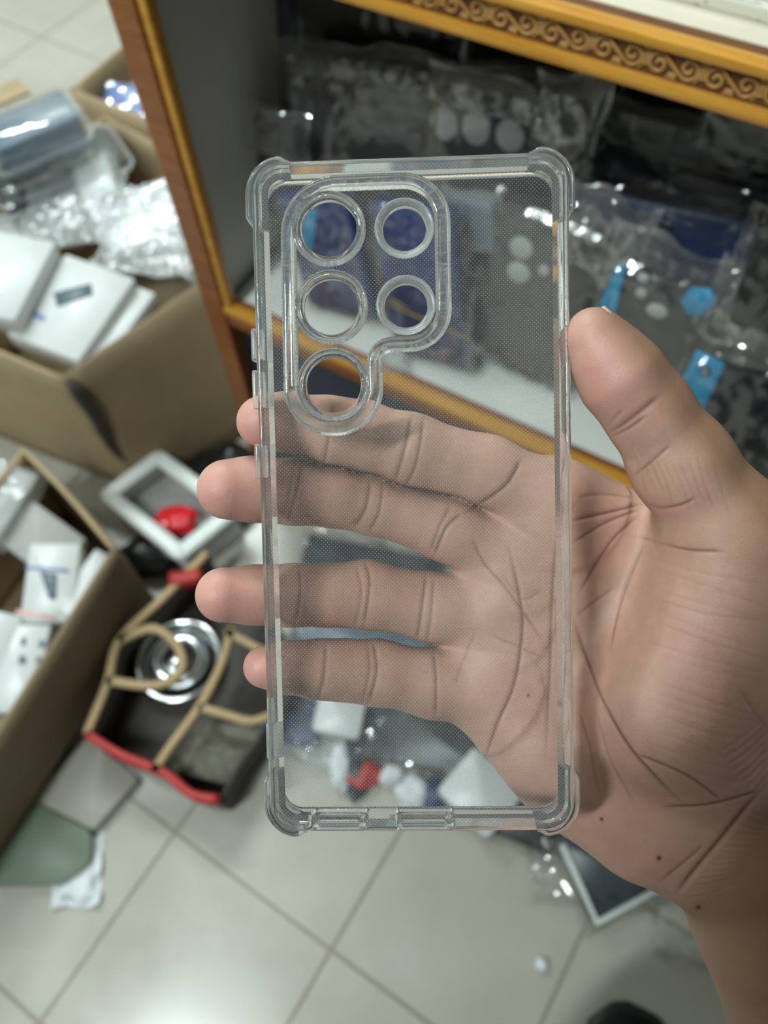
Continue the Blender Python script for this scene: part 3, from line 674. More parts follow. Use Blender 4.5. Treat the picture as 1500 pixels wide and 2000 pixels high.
wallstrip('red_rim', smoothpx([(330, 1130), (360, 1128), (392, 1120)]), HZ - .02, HZ + .002, .018, 'red')
P = [at(p, .05)[:2] - cc[:2] for p in [(388, 1402), (520, 1420), (440, 1530), (330, 1505)]]
if sum(P[i-1][0]*P[i][1]-P[i][0]*P[i-1][1] for i in range(4)) < 0: P = P[::-1]
recalc(from_data('speckled_lining', *slab_data(rpoly(P, .004, 3), .007, .045, .002), M['mesh'], cr))
# polished metal ring lying in the crate
rc = at((348, 1288), .03); rt = empty('metal_ring', (rc[0], rc[1], .0065), 'polished metal ring with a raised hub lying inside the divider crate', 'metal ring')
recalc(from_data('outer_ring', *lathe_data([(.040, 0), (.058, 0), (.061, .008), (.060, .02), (.056, .026), (.051, .02), (.048, .010), (.041, .008)], 64), M['chrome'], rt))
recalc(from_data('inner_ring', *lathe_data([(.022, 0), (.036, 0), (.038, .015), (.034, .028), (.028, .030), (.023, .02)], 64), M['chrome'], rt))
vs, fs = lathe_data([(.0001, .012), (.012, .015), (.018, .008), (.0001, .0)], 32, (-.006, -.004, 0)); recalc(from_data('hub', vs, fs, M['chrome'], rt))

# ------------------------------------------------------------------ white tray, red packet, black bag behind
HT = .075
q = [at((350, 1092), HT), at((470, 995), HT), None, at((190, 965), HT)]; q[2] = q[1] + q[3] - q[0]
tc = np.mean(q, axis=0); tc[2] = 0
ty = empty('white_tray', tc, 'white plastic tray with a thick pale rim, right behind the lower left box', 'tray')
pp = [(p - tc)[:2] for p in q]
if sum(pp[i-1][0]*pp[i][1]-pp[i][0]*pp[i-1][1] for i in range(4)) < 0: pp = pp[::-1]
P = resample(rpoly(pp, .012, 6), .006); N = normals2d(P)
recalc(from_data('rim', *sweep_data([(p[0], p[1], HT - .006) for p in P], [(a[0], a[1], 0) for a in N], np.array([0, 0, 1.0]), [(-.020, -.004), (0, -.006), (.004, 0), (0, .006), (-.020, .005)], True), M['white_plastic'], ty))
recalc(from_data('walls', *sweep_data([(p[0], p[1], 0) for p in P], [(a[0], a[1], 0) for a in N], np.array([0, 0, 1.0]), [(-.010, .002), (-.004, .002), (-.004, HT - .009), (-.010, HT - .009)], True), M['white_plastic'], ty))
recalc(from_data('floor_panel', *slab_data([(p[0] * .93, p[1] * .93) for p in P], .002, .03, .001), M['tray_grey'], ty))
rp = at((345, 1015), .05)
bm = bmesh.new(); bmesh.ops.create_icosphere(bm, subdivisions=3, radius=1)
for v in bm.verts:
    k = 1 + .35 * mnoise.noise(v.co * 1.7) + .1 * mnoise.noise(v.co * 5); v.co = Vector((v.co.x * .034 * k, v.co.y * .022 * k, v.co.z * .014 * k))
tag(from_bm('red_packet', bm, M['red_gloss'], None, Matrix.Translation(Vector((rp[0], rp[1], .048))), smooth=False), 'shiny red crumpled packet inside the white tray', 'packet')
def lump(name, label, px, z, s, mat, cat, seed, rot=0, sub=4, smooth=True, group=None, amp=.35):
    c = at(px, z); bm = bmesh.new(); bmesh.ops.create_icosphere(bm, subdivisions=sub, radius=1)
    for v in bm.verts:
        k = 1 + amp * mnoise.noise(v.co * 1.3 + Vector((seed, 0, 0))) + amp * .5 * (abs(mnoise.noise(v.co * 3.1 + Vector((0, seed, 0)))) - .2) + amp * .15 * mnoise.noise(v.co * 8)
        v.co = Vector((v.co.x * s[0] * k, v.co.y * s[1] * k, max(v.co.z * s[2] * k, -z + .001)))
    return tag(from_bm(name, bm, M[mat], None, Matrix.Translation(Vector(c)) @ Matrix.Rotation(rot, 4, 'Z'), smooth), label, cat, group)
lump('black_bag', 'black plastic bag slumped on the floor between the upper box and the fingertips', (452, 925), .04, (.052, .048, .04), 'black_bag', 'bag', 3, .5)
lump('black_bag', 'black plastic bag on the floor behind the white tray corner', (300, 1080), .02, (.05, .035, .02), 'black_bag', 'bag', 8, .2)

# ------------------------------------------------------------------ clutter on the floor at the counter foot
GF = 'clutter on the floor at the counter foot'
def fpack(label, TL, TR, BL, z, mat, thick=.012, film='film_shiny', n=None, **k):
    return flatpack('bagged_phone_cover', label, TL, TR, BL, pl(TL, z), tilt(0, 0) if n is None else n, mat, thick, film=film, margin=.012, amp=.004, group=GF, **k)
fpack('dark bagged cover on the floor seen in the gap between middle and ring fingers', (590, 1040), (850, 1090), (590, 1130), .020, 'teal')
fpack('dark bagged cover on the floor seen in the thin gap above the little finger', (570, 1200), (830, 1230), (570, 1290), .020, 'slate')
fpack('dark grey bagged cover on the floor below the little finger, left part', (540, 1355), (620, 1370), (550, 1450), .020, 'navy_dark')
fpack('large dark slate bagged cover on the floor between the two white cartons', (740, 1345), (1010, 1400), (690, 1470), .025, 'teal', .016)
fpack('dark bagged cover on the floor under the lower right case corner', (920, 1480), (1120, 1560), (860, 1580), .020, 'black')
quad_slab('white_carton', 'small white carton on the floor under the little finger', (625, 1345), (715, 1362), (610, 1425), pl((660, 1390), .042), tilt(0, 0), 'white_card', .040, 'carton', 'white cartons at the counter foot', rad=.006)
quad_slab('white_carton', 'white carton on the floor at the lower right inside the clear case', (925, 1455), (1025, 1545), (855, 1545), pl((935, 1520), .045), tilt(0, 0), 'white_card', .043, 'carton', 'white cartons at the counter foot', rad=.006)
for i, (p, s, m, lab) in enumerate((((668, 1498), (.010, .022, .010), 'paper', 'white paper scrap left of the red scrap on the floor'), ((712, 1514), (.018, .013, .009), 'red', 'small red scrap on the floor near the bottom of the clear case'),
        ((765, 1512), (.013, .009, .008), 'paper', 'white paper scrap right of the red scrap on the floor'), ((806, 1548), (.016, .016, .011), 'paper', 'white crumpled scrap left of the floor carton under the case'),
        ((845, 1556), (.017, .013, .010), 'navy_dark', 'dark blue scrap beside the white floor carton'), ((700, 1480), (.035, .015, .009), 'teal', 'teal wrapper above the red scrap on the floor'), ((548, 1408), (.012, .016, .010), 'blue_bag', 'small blue lump standing in for a dot of light at the left case wall'))):  # the blue lump paints a dot of blue light as a solid piece
    s = tuple(x * 1.35 for x in s)
    lump('scrap', lab, p, s[2] * .9, s, m, 'scrap', i * 3.1, .3 * i, 3, False, 'scraps on the floor')
fl1 = place3((560, 1415), (690, 1480), (540, 1450), pl((600, 1440), .012), tilt(0, 0))
tag(from_data('film_bag', *pillow(fl1[1], fl1[2], .006, .012, .004, 61, 36, 20, 40), M['film_white'], None, fl1[0], smooth=False), 'pale film bag flat on the floor at the lower left of the clear case', 'plastic bag', GF)
# bagged cover with pale edge, right of the case foot
o = pl((1180, 1720), .030); nn = tilt(0, 0)
r = flatpack('bagged_phone_cover', 'dark slate cover with shiny pale edges on the floor, below the palm heel', (1085, 1640), (1230, 1585), (1160, 1800), o, nn, 'teal', .02, film='film_shiny', margin=.012, amp=.003, group=GF)
M4 = r.matrix_world; 
ed = [(Vector(M4.inverted() @ Vector(hit(p, o, nn)))) for p in ((1098, 1650), (1165, 1802), (1310, 1722))]
recalc(from_data('pale_edge', *tube_data([(v.x, v.y, .002) for v in ed], .0045, 8), M['white_plastic'], r, label='pale shiny edge'))
fl2 = place3((1040, 1640), (1110, 1640), (1060, 1750), pl((1080, 1690), .02), tilt(0, 0))
tag(from_data('film_bag', *pillow(fl2[1], fl2[2], .012, .012, .006, 31, 36, 28, 40), M['film_shiny'], None, fl2[0], smooth=False), 'crumpled clear film bag on the floor left of the pale edged cover', 'plastic bag', GF)
fl3 = place3((1290, 1770), (1420, 1800), (1290, 1850), pl((1330, 1800), .018), tilt(0, 0))
tag(from_data('film_bag', *pillow(fl3[1], fl3[2], .010, .012, .004, 51, 36, 28, 36), M['film'], None, fl3[0], smooth=False), 'crumpled clear film bag on the floor beside the wrist', 'plastic bag', GF)
lump('white_pellet', 'single white foam pellet on the floor tiles below the clear case', (1058, 1884), .006, (.0075, .0075, .006), 'paper', 'pellet', 2, 0, 3, True, None, .1)
# torn white paper by the lower-left box
pw = place3((150, 1650), (215, 1640), (85, 1760), pl((140, 1710), .006), tilt(0, 0))
tag(from_data('paper_scrap', *pillow(pw[1] * .55, pw[2] * .8, .003, .018, .004, 12, 26, 26, 60), M['paper'], None, pw[0], smooth=False), 'torn white paper on the floor tiles beside the green board', 'paper')
# shoe toe at the bottom photo edge
sc = at((1240, 2016), .05); sh = empty('shoe', (sc[0], sc[1], 0), 'black shoe toe at the bottom photo edge on the tiles', 'shoe')
vs = []; fs = []; nl, nr = 18, 20
for i in range(nl + 1):
    t = i / nl; y = .022 - .26 * t
    wd = .047 * math.sqrt(max(0, 1 - (1 - min(1, t * 5.5 + .012)) ** 2)) * (1 - .22 * math.sin(math.pi * min(1, max(0, t - .25) / .6))) + .0005
    if t > .9: wd *= math.sqrt(max(0.02, 1 - ((t - .9) / .1) ** 2))
    hg = (.034 + .05 * max(0, t - .25)) * (1 - (1 - min(1, t * 4)) ** 2.2) + .002
    for k in range(nr):
        a = 2 * math.pi * k / nr; z = max(math.sin(a), -.15) * hg + .018; vs.append((wd * math.cos(a), y, z))
for i in range(nl):
    for k in range(nr): fs.append((i * nr + k, i * nr + (k + 1) % nr, (i + 1) * nr + (k + 1) % nr, (i + 1) * nr + k))
fs.append(tuple(range(nr))); fs.append(tuple(nl * nr + k for k in range(nr)))
recalc(from_data('upper', vs, fs, M['shoe'], sh))
out = []
for i in range(nl + 1):
    t = i / nl; wd = .050 * math.sqrt(max(0, 1 - (1 - min(1, t * 5.5 + .012)) ** 2)) * (1 - .22 * math.sin(math.pi * min(1, max(0, t - .25) / .6))) + .001
    if t > .9: wd *= math.sqrt(max(0.02, 1 - ((t - .9) / .1) ** 2))
    out.append((wd, .025 - .266 * t))
recalc(from_data('sole', *slab_data([(-a, b) for a, b in out] + out[::-1], .001, .018, .003), M['black'], sh))
# ------------------------------------------------------------------ clear phone case (metres, z towards the viewer, back face z=0)
RC = np.array([[0.99913482, -0.02142004, -0.03564819], [0.01958995, 0.99851067, -0.05091827], [0.03668577, 0.05017587, 0.9980664]])
PC = np.array([0.00794462, 0.00265258, -0.19453365])
RW = CAMR @ RC; CW = CAMP + CAMR @ PC
caseM = frame(CW, RW[:, 0], RW[:, 1], RW[:, 2])
case = empty('phone_case', caseM, 'clear phone case with five round camera openings, held up in the hand', 'phone case')
def cl(px, py):
    d = ray((px, py)); t = ((CW - CAMP) @ RW[:, 2]) / (d @ RW[:, 2]); q = RW.T @ (CAMP + d * t - CW); return np.array(q[:2])
CWD, CHT = .0795, .1725
outline = rpoly([(-CWD/2, -CHT/2), (CWD/2, -CHT/2), (CWD/2, CHT/2), (-CWD/2, CHT/2)], .0075, 12)
PP = resample(outline, .0007); NN = normals2d(PP)
UPV = np.array([0, 0, 1.0])
full = [(-.0015, -.0012), (-.0014, -.0001), (-.0006, 0.0), (0, -.0006), (.0002, -.0030), (.0002, -.0070), (-.0002, -.0092), (-.0010, -.0098), (-.0024, -.0097), (-.0025, -.0089), (-.0017, -.0082), (-.0016, -.0040), (-.0018, -.0029), (-.0024, -.0020), (-.0040, -.0013)]
lipb = [(-.0015, -.0012), (-.0014, -.0001), (-.0006, 0.0), (0, -.0006), (.0001, -.0026), (-.0016, -.0026)]
lipf = [(-.0016, -.0080), (.0001, -.0080), (-.0002, -.0092), (-.0010, -.0098), (-.0024, -.0097), (-.0025, -.0089)]
x1, x2, x3, x4 = cl(607, 1623)[0], cl(712, 1623)[0], cl(772, 1623)[0], cl(884, 1623)[0]
def cut(p): return p[1] < -CHT / 2 + .003 and (x1 < p[0] < x2 or x3 < p[0] < x4)
flag = [cut(p) for p in PP]; s0 = next(i for i in range(len(PP)) if flag[i - 1] and not flag[i])
idx = [(s0 + k) % len(PP) for k in range(len(PP))]
runs = []; cur = [idx[0]]
for i in idx[1:]:
    if flag[i] == flag[cur[-1]]: cur.append(i)
    else: runs.append(cur); cur = [i]
runs.append(cur); parts = []
for rn in runs:
    ex = rn + [(rn[-1] + 1) % len(PP)]
    pth = [(PP[i][0], PP[i][1], 0) for i in ex]; nr = [(NN[i][0], NN[i][1], 0) for i in ex]
    for pr in ([full] if not flag[rn[0]] else [lipb, lipf]): parts.append(sweep_data(pth, nr, UPV, pr, False))
recalc(from_data('rim_wall', *merge(parts), M['clear'], case))
# corner bumpers
G_ = .00012
def bumper(cx, cy):
    ids = [i for i in range(len(PP)) if (PP[i][0] * cx > CWD/2 - .010 and PP[i][1] * cy > CHT/2 - .0165)]
    k0 = next(i for i in ids if (i - 1) % len(PP) not in ids); seq = []; i = k0
    while i in ids: seq.append(i); i = (i + 1) % len(PP)
    n = len(seq); prof = []
    for k in range(n):
        e = min(k, n - 1 - k) / 4.0; e = max(0.12, min(1, e)); e = e * e * (3 - 2 * e)
        w = .0016 * e
        prof.append([(G_, .0004 * e), (G_ + w * .7, .0002 * e), (G_ + w, -.0010), (G_ + w, -.0082), (G_ + w * .7, -.0098), (G_, -.0100)])
    vs, fs = sweep_data([(PP[i][0], PP[i][1], 0) for i in seq], [(NN[i][0], NN[i][1], 0) for i in seq], UPV, prof, False)
    recalc(from_data('corner_bumper', vs, fs, M['clear'], case))
    # inner cushion of the corner, on the phone side
    prof2 = []
    for k in range(n):
        e = min(k, n - 1 - k) / 6.0; e = max(0.1, min(1, e)); e = e * e * (3 - 2 * e); w = .0011 * e
        prof2.append([(-.0019, -.0020), (-.0019, -.0080), (-.0019 - w, -.0070), (-.0019 - w, -.0032)])
    vs, fs = sweep_data([(PP[i][0], PP[i][1], 0) for i in seq], [(NN[i][0], NN[i][1], 0) for i in seq], UPV, prof2, False)
    recalc(from_data('corner_cushion', vs, fs, M['clear'], case))
for cx in (-1, 1):
    for cy in (-1, 1): bumper(cx, cy)
# back panel with holes, from a filled curve
LENS = [((642.5, 447), 1), ((647, 600), 1), ((651.7, 752), 1), ((789.7, 445.6), 0), ((792.8, 596), 0)]
RBIG, RSM = (.0070, .0094), (.0054, .0075)
cv = bpy.data.curves.new('tmp', 'CURVE'); cv.dimensions = '2D'; cv.fill_mode = 'BOTH'; cv.extrude = .0005
def spl(pts):
    s = cv.splines.new('POLY'); s.points.add(len(pts) - 1); s.use_cyclic_u = True
    for i, p in enumerate(pts): s.points[i].co = (p[0], p[1], 0, 1)
spl([p - np.array(n) * .0015 for p, n in zip(PP[::2], NN[::2])])
for (p, big) in LENS:
    c = cl(*p); r = (RBIG if big else RSM)[0] + .0004
    spl([(c[0] + r * math.cos(a), c[1] + r * math.sin(a)) for a in np.linspace(0, 2 * math.pi, 49)[:-1]])
co = bpy.data.objects.new('tmp', cv); COL.objects.link(co)
dg = bpy.context.evaluated_depsgraph_get(); me = bpy.data.meshes.new_from_object(co.evaluated_get(dg)); bpy.data.objects.remove(co)
M['sheet'] = m_film('clear_sheet_face', .015, .05, bstr=0, face=0.0)
po = finish('back_panel', me, M['sheet'], case, Matrix.Translation((0, 0, -.0006)), smooth=False)
po.data.materials.append(M['panel'])
for f in po.data.polygons: f.material_index = 1 if f.normal.z > .5 else 0
# lens surrounds
for (p, big) in LENS:
    c = cl(*p); a, b = RBIG if big else RSM
    if big: pr = [(a, -.0016), (a, .0004), (a + .0004, .0010), (a + .0010, .0010), (a + .0012, .0005), (a + .0016, .0005), (a + .0018, .0009), (b - .0002, .0008), (b, .0001), (b, -.0001), (a + .0008, -.0001), (a + .0008, -.0016)]
    else: pr = [(a, -.0020), (a + .0002, -.0002), (a + .0014, .0009), (b - .0003, .0009), (b, .0002), (b, -.0001), (a + .0012, -.0001), (a + .0006, -.0020)]
    recalc(from_data('lens_surround', *lathe_data(pr, 72, (c[0], c[1], 0)), M['clear'] if big else M['frost'], case))
# raised outline around the camera group
R = [cl(*p) for p in ((562, 361), (863, 361), (863, 670), (735, 670), (735, 834), (570, 834))]
mm = .131e-3
R[1][1] = R[0][1]; R[2][0] = R[1][0]; R[5][1] = R[4][1]; R[3][1] = R[2][1]; R[3][0] = R[4][0]
Q = resample(rpoly(R[::-1], [85 * mm, 84 * mm, 34 * mm, 92 * mm, 76 * mm, 96 * mm], 14), .0006); NQ = normals2d(Q)
pr = [(-.0020, -.0001), (.0020, -.0001), (.0019, .0004), (.0011, .0011), (.0003, .0008), (-.0003, .0008), (-.0011, .0011), (-.0019, .0004)]
recalc(from_data('camera_group_ridge', *sweep_data([(p[0], p[1], 0) for p in Q], [(a[0], a[1], 0) for a in NQ], UPV, pr, True), M['clear'], case))
# side buttons on the left wall
for nm, y0, y1 in (('volume_button', 637, 702), ('volume_button', 720, 797), ('power_button', 866, 936)):
    a, b = cl(495, y0)[1], cl(495, y1)[1]; bm = bmesh.new()
    add_box(bm, (-CWD / 2 - .0010, (a + b) / 2, -.0046), (.0017, abs(a - b), .0040), .0007, 3)
    add_box(bm, (-CWD / 2 + .0026, (a + b) / 2, -.0050), (.0008, abs(a - b) + .002, .0060), .0003, 2)
    from_bm(nm, bm, M['frost'], case)
bm = bmesh.new(); a, b = cl(525, 1420)[1], cl(525, 1490)[1]; add_box(bm, (-CWD / 2 - .0002, (a + b) / 2, -.005), (.0014, abs(a - b), .0050), .0006, 3); from_bm('strap_slot', bm, M['frost'], case)
for xa, xb in ((x1, x2), (x3, x4)):
    P2 = resample(rrect(abs(xb - xa) - .0006, .0048, .0016, 5), .0005); N2 = normals2d(P2)
    recalc(from_data('port_edge', *sweep_data([((xa + xb) / 2 + p[0], -CHT / 2 + .0008, -.0053 + p[1]) for p in P2], [(n[0], 0, n[1]) for n in N2], np.array([0, 1.0, 0]), [(-.0004, -.0009), (.0004, -.0009), (.0004, .0009), (-.0004, .0009)], True), M['clear'], case))

# ------------------------------------------------------------------ the hand: one continuous surface (camera-space mm)
DZ = 7.0
def hp(px, py, z): return np.array([(px - 750) / FPX * z, -(py - 1000) / FPX * z, -z])
VOX = .8
LO = np.array([-60.0, -235.0, -285.0]); HI = np.array([180.0, 70.0, -172.0])
NX, NY, NZ = [int(math.ceil((HI[i] - LO[i]) / VOX)) + 1 for i in range(3)]
gx = (LO[0] + VOX * np.arange(NX)).astype(np.float32); gy = (LO[1] + VOX * np.arange(NY)).astype(np.float32); gz = (LO[2] + VOX * np.arange(NZ)).astype(np.float32)
BIG = np.float32(60.0)
def smin(a, b, k):
    h = np.maximum(k - np.abs(a - b), 0) / k
    return np.minimum(a, b) - h * h * k * .25
def sl(a, b, pad):
    lo = np.minimum(a, b) - pad; hi = np.maximum(a, b) + pad
    s = []
    for i, g in enumerate((gx, gy, gz)):
        i0 = max(0, int((lo[i] - LO[i]) / VOX)); i1 = min(len(g), int((hi[i] - LO[i]) / VOX) + 2); s.append(slice(i0, max(i0, i1)))
    return tuple(s)
def cone(box, a, b, ra, rb):
    X = gx[box[0]][:, None, None]; Y = gy[box[1]][None, :, None]; Z = gz[box[2]][None, None, :]
    d = b - a; L = float(d @ d) + 1e-9
    h = np.clip(((X - a[0]) * d[0] + (Y - a[1]) * d[1] + (Z - a[2]) * d[2]) / L, 0, 1).astype(np.float32)
    return np.sqrt((X - a[0] - h * d[0]) ** 2 + (Y - a[1] - h * d[1]) ** 2 + (Z - a[2] - h * d[2]) ** 2).astype(np.float32) - (ra + (rb - ra) * h)
def chain(F, pts, k):
    for i in range(len(pts) - 1):
        a, b = pts[i], pts[i + 1]; pa, pb = hp(*a[:3]), hp(*b[:3]); ra, rb = a[3] * a[2] / FPX, b[3] * b[2] / FPX
        s = sl(pa, pb, max(ra, rb) + 14)
        c = cone(s, pa, pb, ra, rb); F[s] = smin(F[s], c, k)
def dz(ch, d=DZ): return [(a, b, z + d, r) for a, b, z, r in ch]
FING = [
 dz([(1085, 985, 222, 76), (950, 922, 220, 68), (800, 880, 216, 69), (705, 853, 213, 66), (640, 843, 210, 65), (560, 827, 206, 56), (513, 824, 202, 51)]),
 dz([(985, 1085, 226, 74), (880, 1032, 223, 64), (725, 983, 219, 57), (650, 968, 215, 58), (575, 958, 211, 63), (500, 955, 206, 60), (444, 956, 202, 59)]),
 dz([(960, 1190, 228, 76), (850, 1188, 225, 66), (715, 1162, 220, 64), (640, 1163, 216, 58), (570, 1163, 211, 57), (500, 1162, 206, 53), (436, 1162, 202, 54)]),
 dz([(930, 1330, 228, 78), (850, 1333, 225, 66), (735, 1312, 220, 61), (670, 1308, 216, 56), (620, 1306, 212, 53), (560, 1303, 207, 46), (516, 1302, 204, 41)])]
F = np.full((NX, NY, NZ), BIG, np.float32)
WR = (1440, 1600)
for ch in ([(1080, 1000, 226, 84), (1400, 1560, 232, 110)], [(990, 1095, 228, 80), (1390, 1600, 234, 112)], [(965, 1200, 229, 85), (1380, 1630, 234, 105)],
           [(945, 1335, 229, 84), (1110, 1500, 231, 92), (1310, 1630, 230, 103)], [(1060, 1455, 226, 88), (1250, 1610, 226, 98)],
           [(1080, 992, 226, 78), (1285, 1062, 224, 88)], [(1080, 1250, 234, 90), (1300, 1400, 236, 110)]):
    chain(F, dz(ch), 9)
chain(F, dz([(1430, 1080, 206, 118), (1300, 1385, 214, 128), (1400, 1500, 222, 122)], 3), 12)
chain(F, dz([(1470, 1630, 234, 183), (1560, 1800, 236, 180), (1640, 1960, 238, 195), (1830, 2300, 244, 215)]), 12)
TH = [(1445, 1420, 222, 130), (1408, 1015, 204, 103), (1330, 905, 199, 94), (1263, 800, 195, 80), (1212, 735, 192, 79), (1175, 685, 191, 64), (1157, 655, 190, 53)]
T = np.full((NX, NY, NZ), BIG, np.float32); chain(T, dz(TH, 3), 4); F = smin(F, T, 8)
D = F.copy(); FLD = []
for ch in FING:
    T = np.full((NX, NY, NZ), BIG, np.float32); chain(T, ch, 4); FLD.append(T)
    s = T < 25
    kk = 2.0 * np.clip((12 - T[s]) / 6, 0, 1) + 1e-3 + 4.0 * np.clip((4 - F[s]) / 4, 0, 1) * (T[s] < 10)
    D[s] = smin(D[s], smin(F[s], T[s], 6), kk)
for a, b in ((0, 1), (1, 2), (2, 3)):                          # the fold where two fingers touch
    s = (np.abs(FLD[a]) < 7) & (np.abs(FLD[b]) < 7)
    fa, fb = FLD[a][s], FLD[b][s]
    D[s] += 1.7 * np.exp(-((fa - fb) / 1.8) ** 2) * np.clip((F[s] - 1) / 5, 0, 1)
del T, F, FLD
for ax in range(3):                                            # close the surface at the limits of the block
    for e in (0, -1):
        ix = [slice(None)] * 3; ix[ax] = e; D[tuple(ix)] = 1.0
def surface_nets(D):
    sg = D < 0
    c = np.zeros((NX - 1, NY - 1, NZ - 1), np.uint8)
    for i in (0, 1):
        for j in (0, 1):
            for k in (0, 1): c += sg[i:NX - 1 + i, j:NY - 1 + j, k:NZ - 1 + k]
    act = (c > 0) & (c < 8); I = np.argwhere(act); ident = np.full(act.shape, -1, np.int64); ident[act] = np.arange(len(I))
    acc = np.zeros((len(I), 3)); cnt_ = np.zeros(len(I)); O = [(i, j, k) for i in (0, 1) for j in (0, 1) for k in (0, 1)]
    val = {o: D[I[:, 0] + o[0], I[:, 1] + o[1], I[:, 2] + o[2]] for o in O}
    for a in O:
        for ax in range(3):
            if a[ax]: continue
            b = list(a); b[ax] = 1; b = tuple(b); va, vb = val[a], val[b]; m = (va < 0) != (vb < 0)
            t = np.where(m, va / np.where(m, va - vb, 1), 0); p = np.tile(np.array(a, float), (len(I), 1)); p[:, ax] = t
            acc[m] += p[m]; cnt_[m] += 1
    V = (I + acc / cnt_[:, None]) * VOX + LO
    Fs = []
    for ax in range(3):
        b, c2 = (ax + 1) % 3, (ax + 2) % 3
        s1 = [slice(None)] * 3; s2 = [slice(None)] * 3; s1[ax] = slice(0, -1); s2[ax] = slice(1, None)
        ch = sg[tuple(s1)] != sg[tuple(s2)]; E = np.argwhere(ch)
        n3 = [NX, NY, NZ]; ok = (E[:, b] > 0) & (E[:, c2] > 0) & (E[:, b] < n3[b] - 1) & (E[:, c2] < n3[c2] - 1); E = E[ok]
        ins = sg[E[:, 0], E[:, 1], E[:, 2]]
        q = []
        for (db, dc) in ((-1, -1), (0, -1), (0, 0), (-1, 0)):
            e = E.copy(); e[:, b] += db; e[:, c2] += dc; q.append(ident[e[:, 0], e[:, 1], e[:, 2]])
        q = np.stack(q, 1); q[~ins] = q[~ins][:, ::-1]; Fs.append(q)
    return V, np.concatenate(Fs)
V, Fq = surface_nets(D); del D
me = bpy.data.meshes.new('tmp'); me.from_pydata(V.tolist(), [], Fq.tolist()); me.update()
to = bpy.data.objects.new('tmp', me); COL.objects.link(to)
md = to.modifiers.new('s', 'SMOOTH'); md.factor = .5; md.iterations = 2
md = to.modifiers.new('d', 'SUBSURF'); md.levels = 1; md.render_levels = 1
dg = bpy.context.evaluated_depsgraph_get(); hm = bpy.data.meshes.new_from_object(to.evaluated_get(dg)); bpy.data.objects.remove(to)
n = len(hm.vertices); co = np.empty(n * 3, np.float32); hm.vertices.foreach_get('co', co); co = co.reshape(-1, 3).astype(float)
no = np.empty(n * 3, np.float32); hm.vertices.foreach_get('normal', no); no = no.reshape(-1, 3).astype(float)
px = co[:, 0] / -co[:, 2] * FPX + 750; py = 1000 - co[:, 1] / -co[:, 2] * FPX
facing = np.clip(no[:, 2] * 1.6 + .1, 0, 1)
crease = np.zeros(n); groove = np.zeros(n)
def line(pts, w, amt, g):
    w = max(2.6, w * .72); g *= .6
    P = np.array(smoothpx(pts, 6)); lo = P.min(0) - 6 * w; hi = P.max(0) + 6 * w
    s = np.where((px > lo[0]) & (px < hi[0]) & (py > lo[1]) & (py < hi[1]) & (facing > 0.02))[0]
    if not len(s): return
    d = np.full(len(s), 1e9); tt = np.zeros(len(s)); q = np.stack([px[s], py[s]], 1)
    for i in range(len(P) - 1):
        a, b = P[i], P[i + 1]; ab = b - a; h = np.clip(((q - a) @ ab) / (ab @ ab + 1e-9), 0, 1)
        dd = np.linalg.norm(q - a - h[:, None] * ab, axis=1); m = dd < d; d[m] = dd[m]; tt[m] = (i + h[m]) / (len(P) - 1)
    fade = np.clip(np.minimum(tt, 1 - tt) * 6, .25, 1) * facing[s]
    crease[s] = np.maximum(crease[s], amt * fade * np.exp(-(d / w) ** 2)); groove[s] = np.maximum(groove[s], g * fade * np.exp(-(d / (w * 1.7)) ** 2))
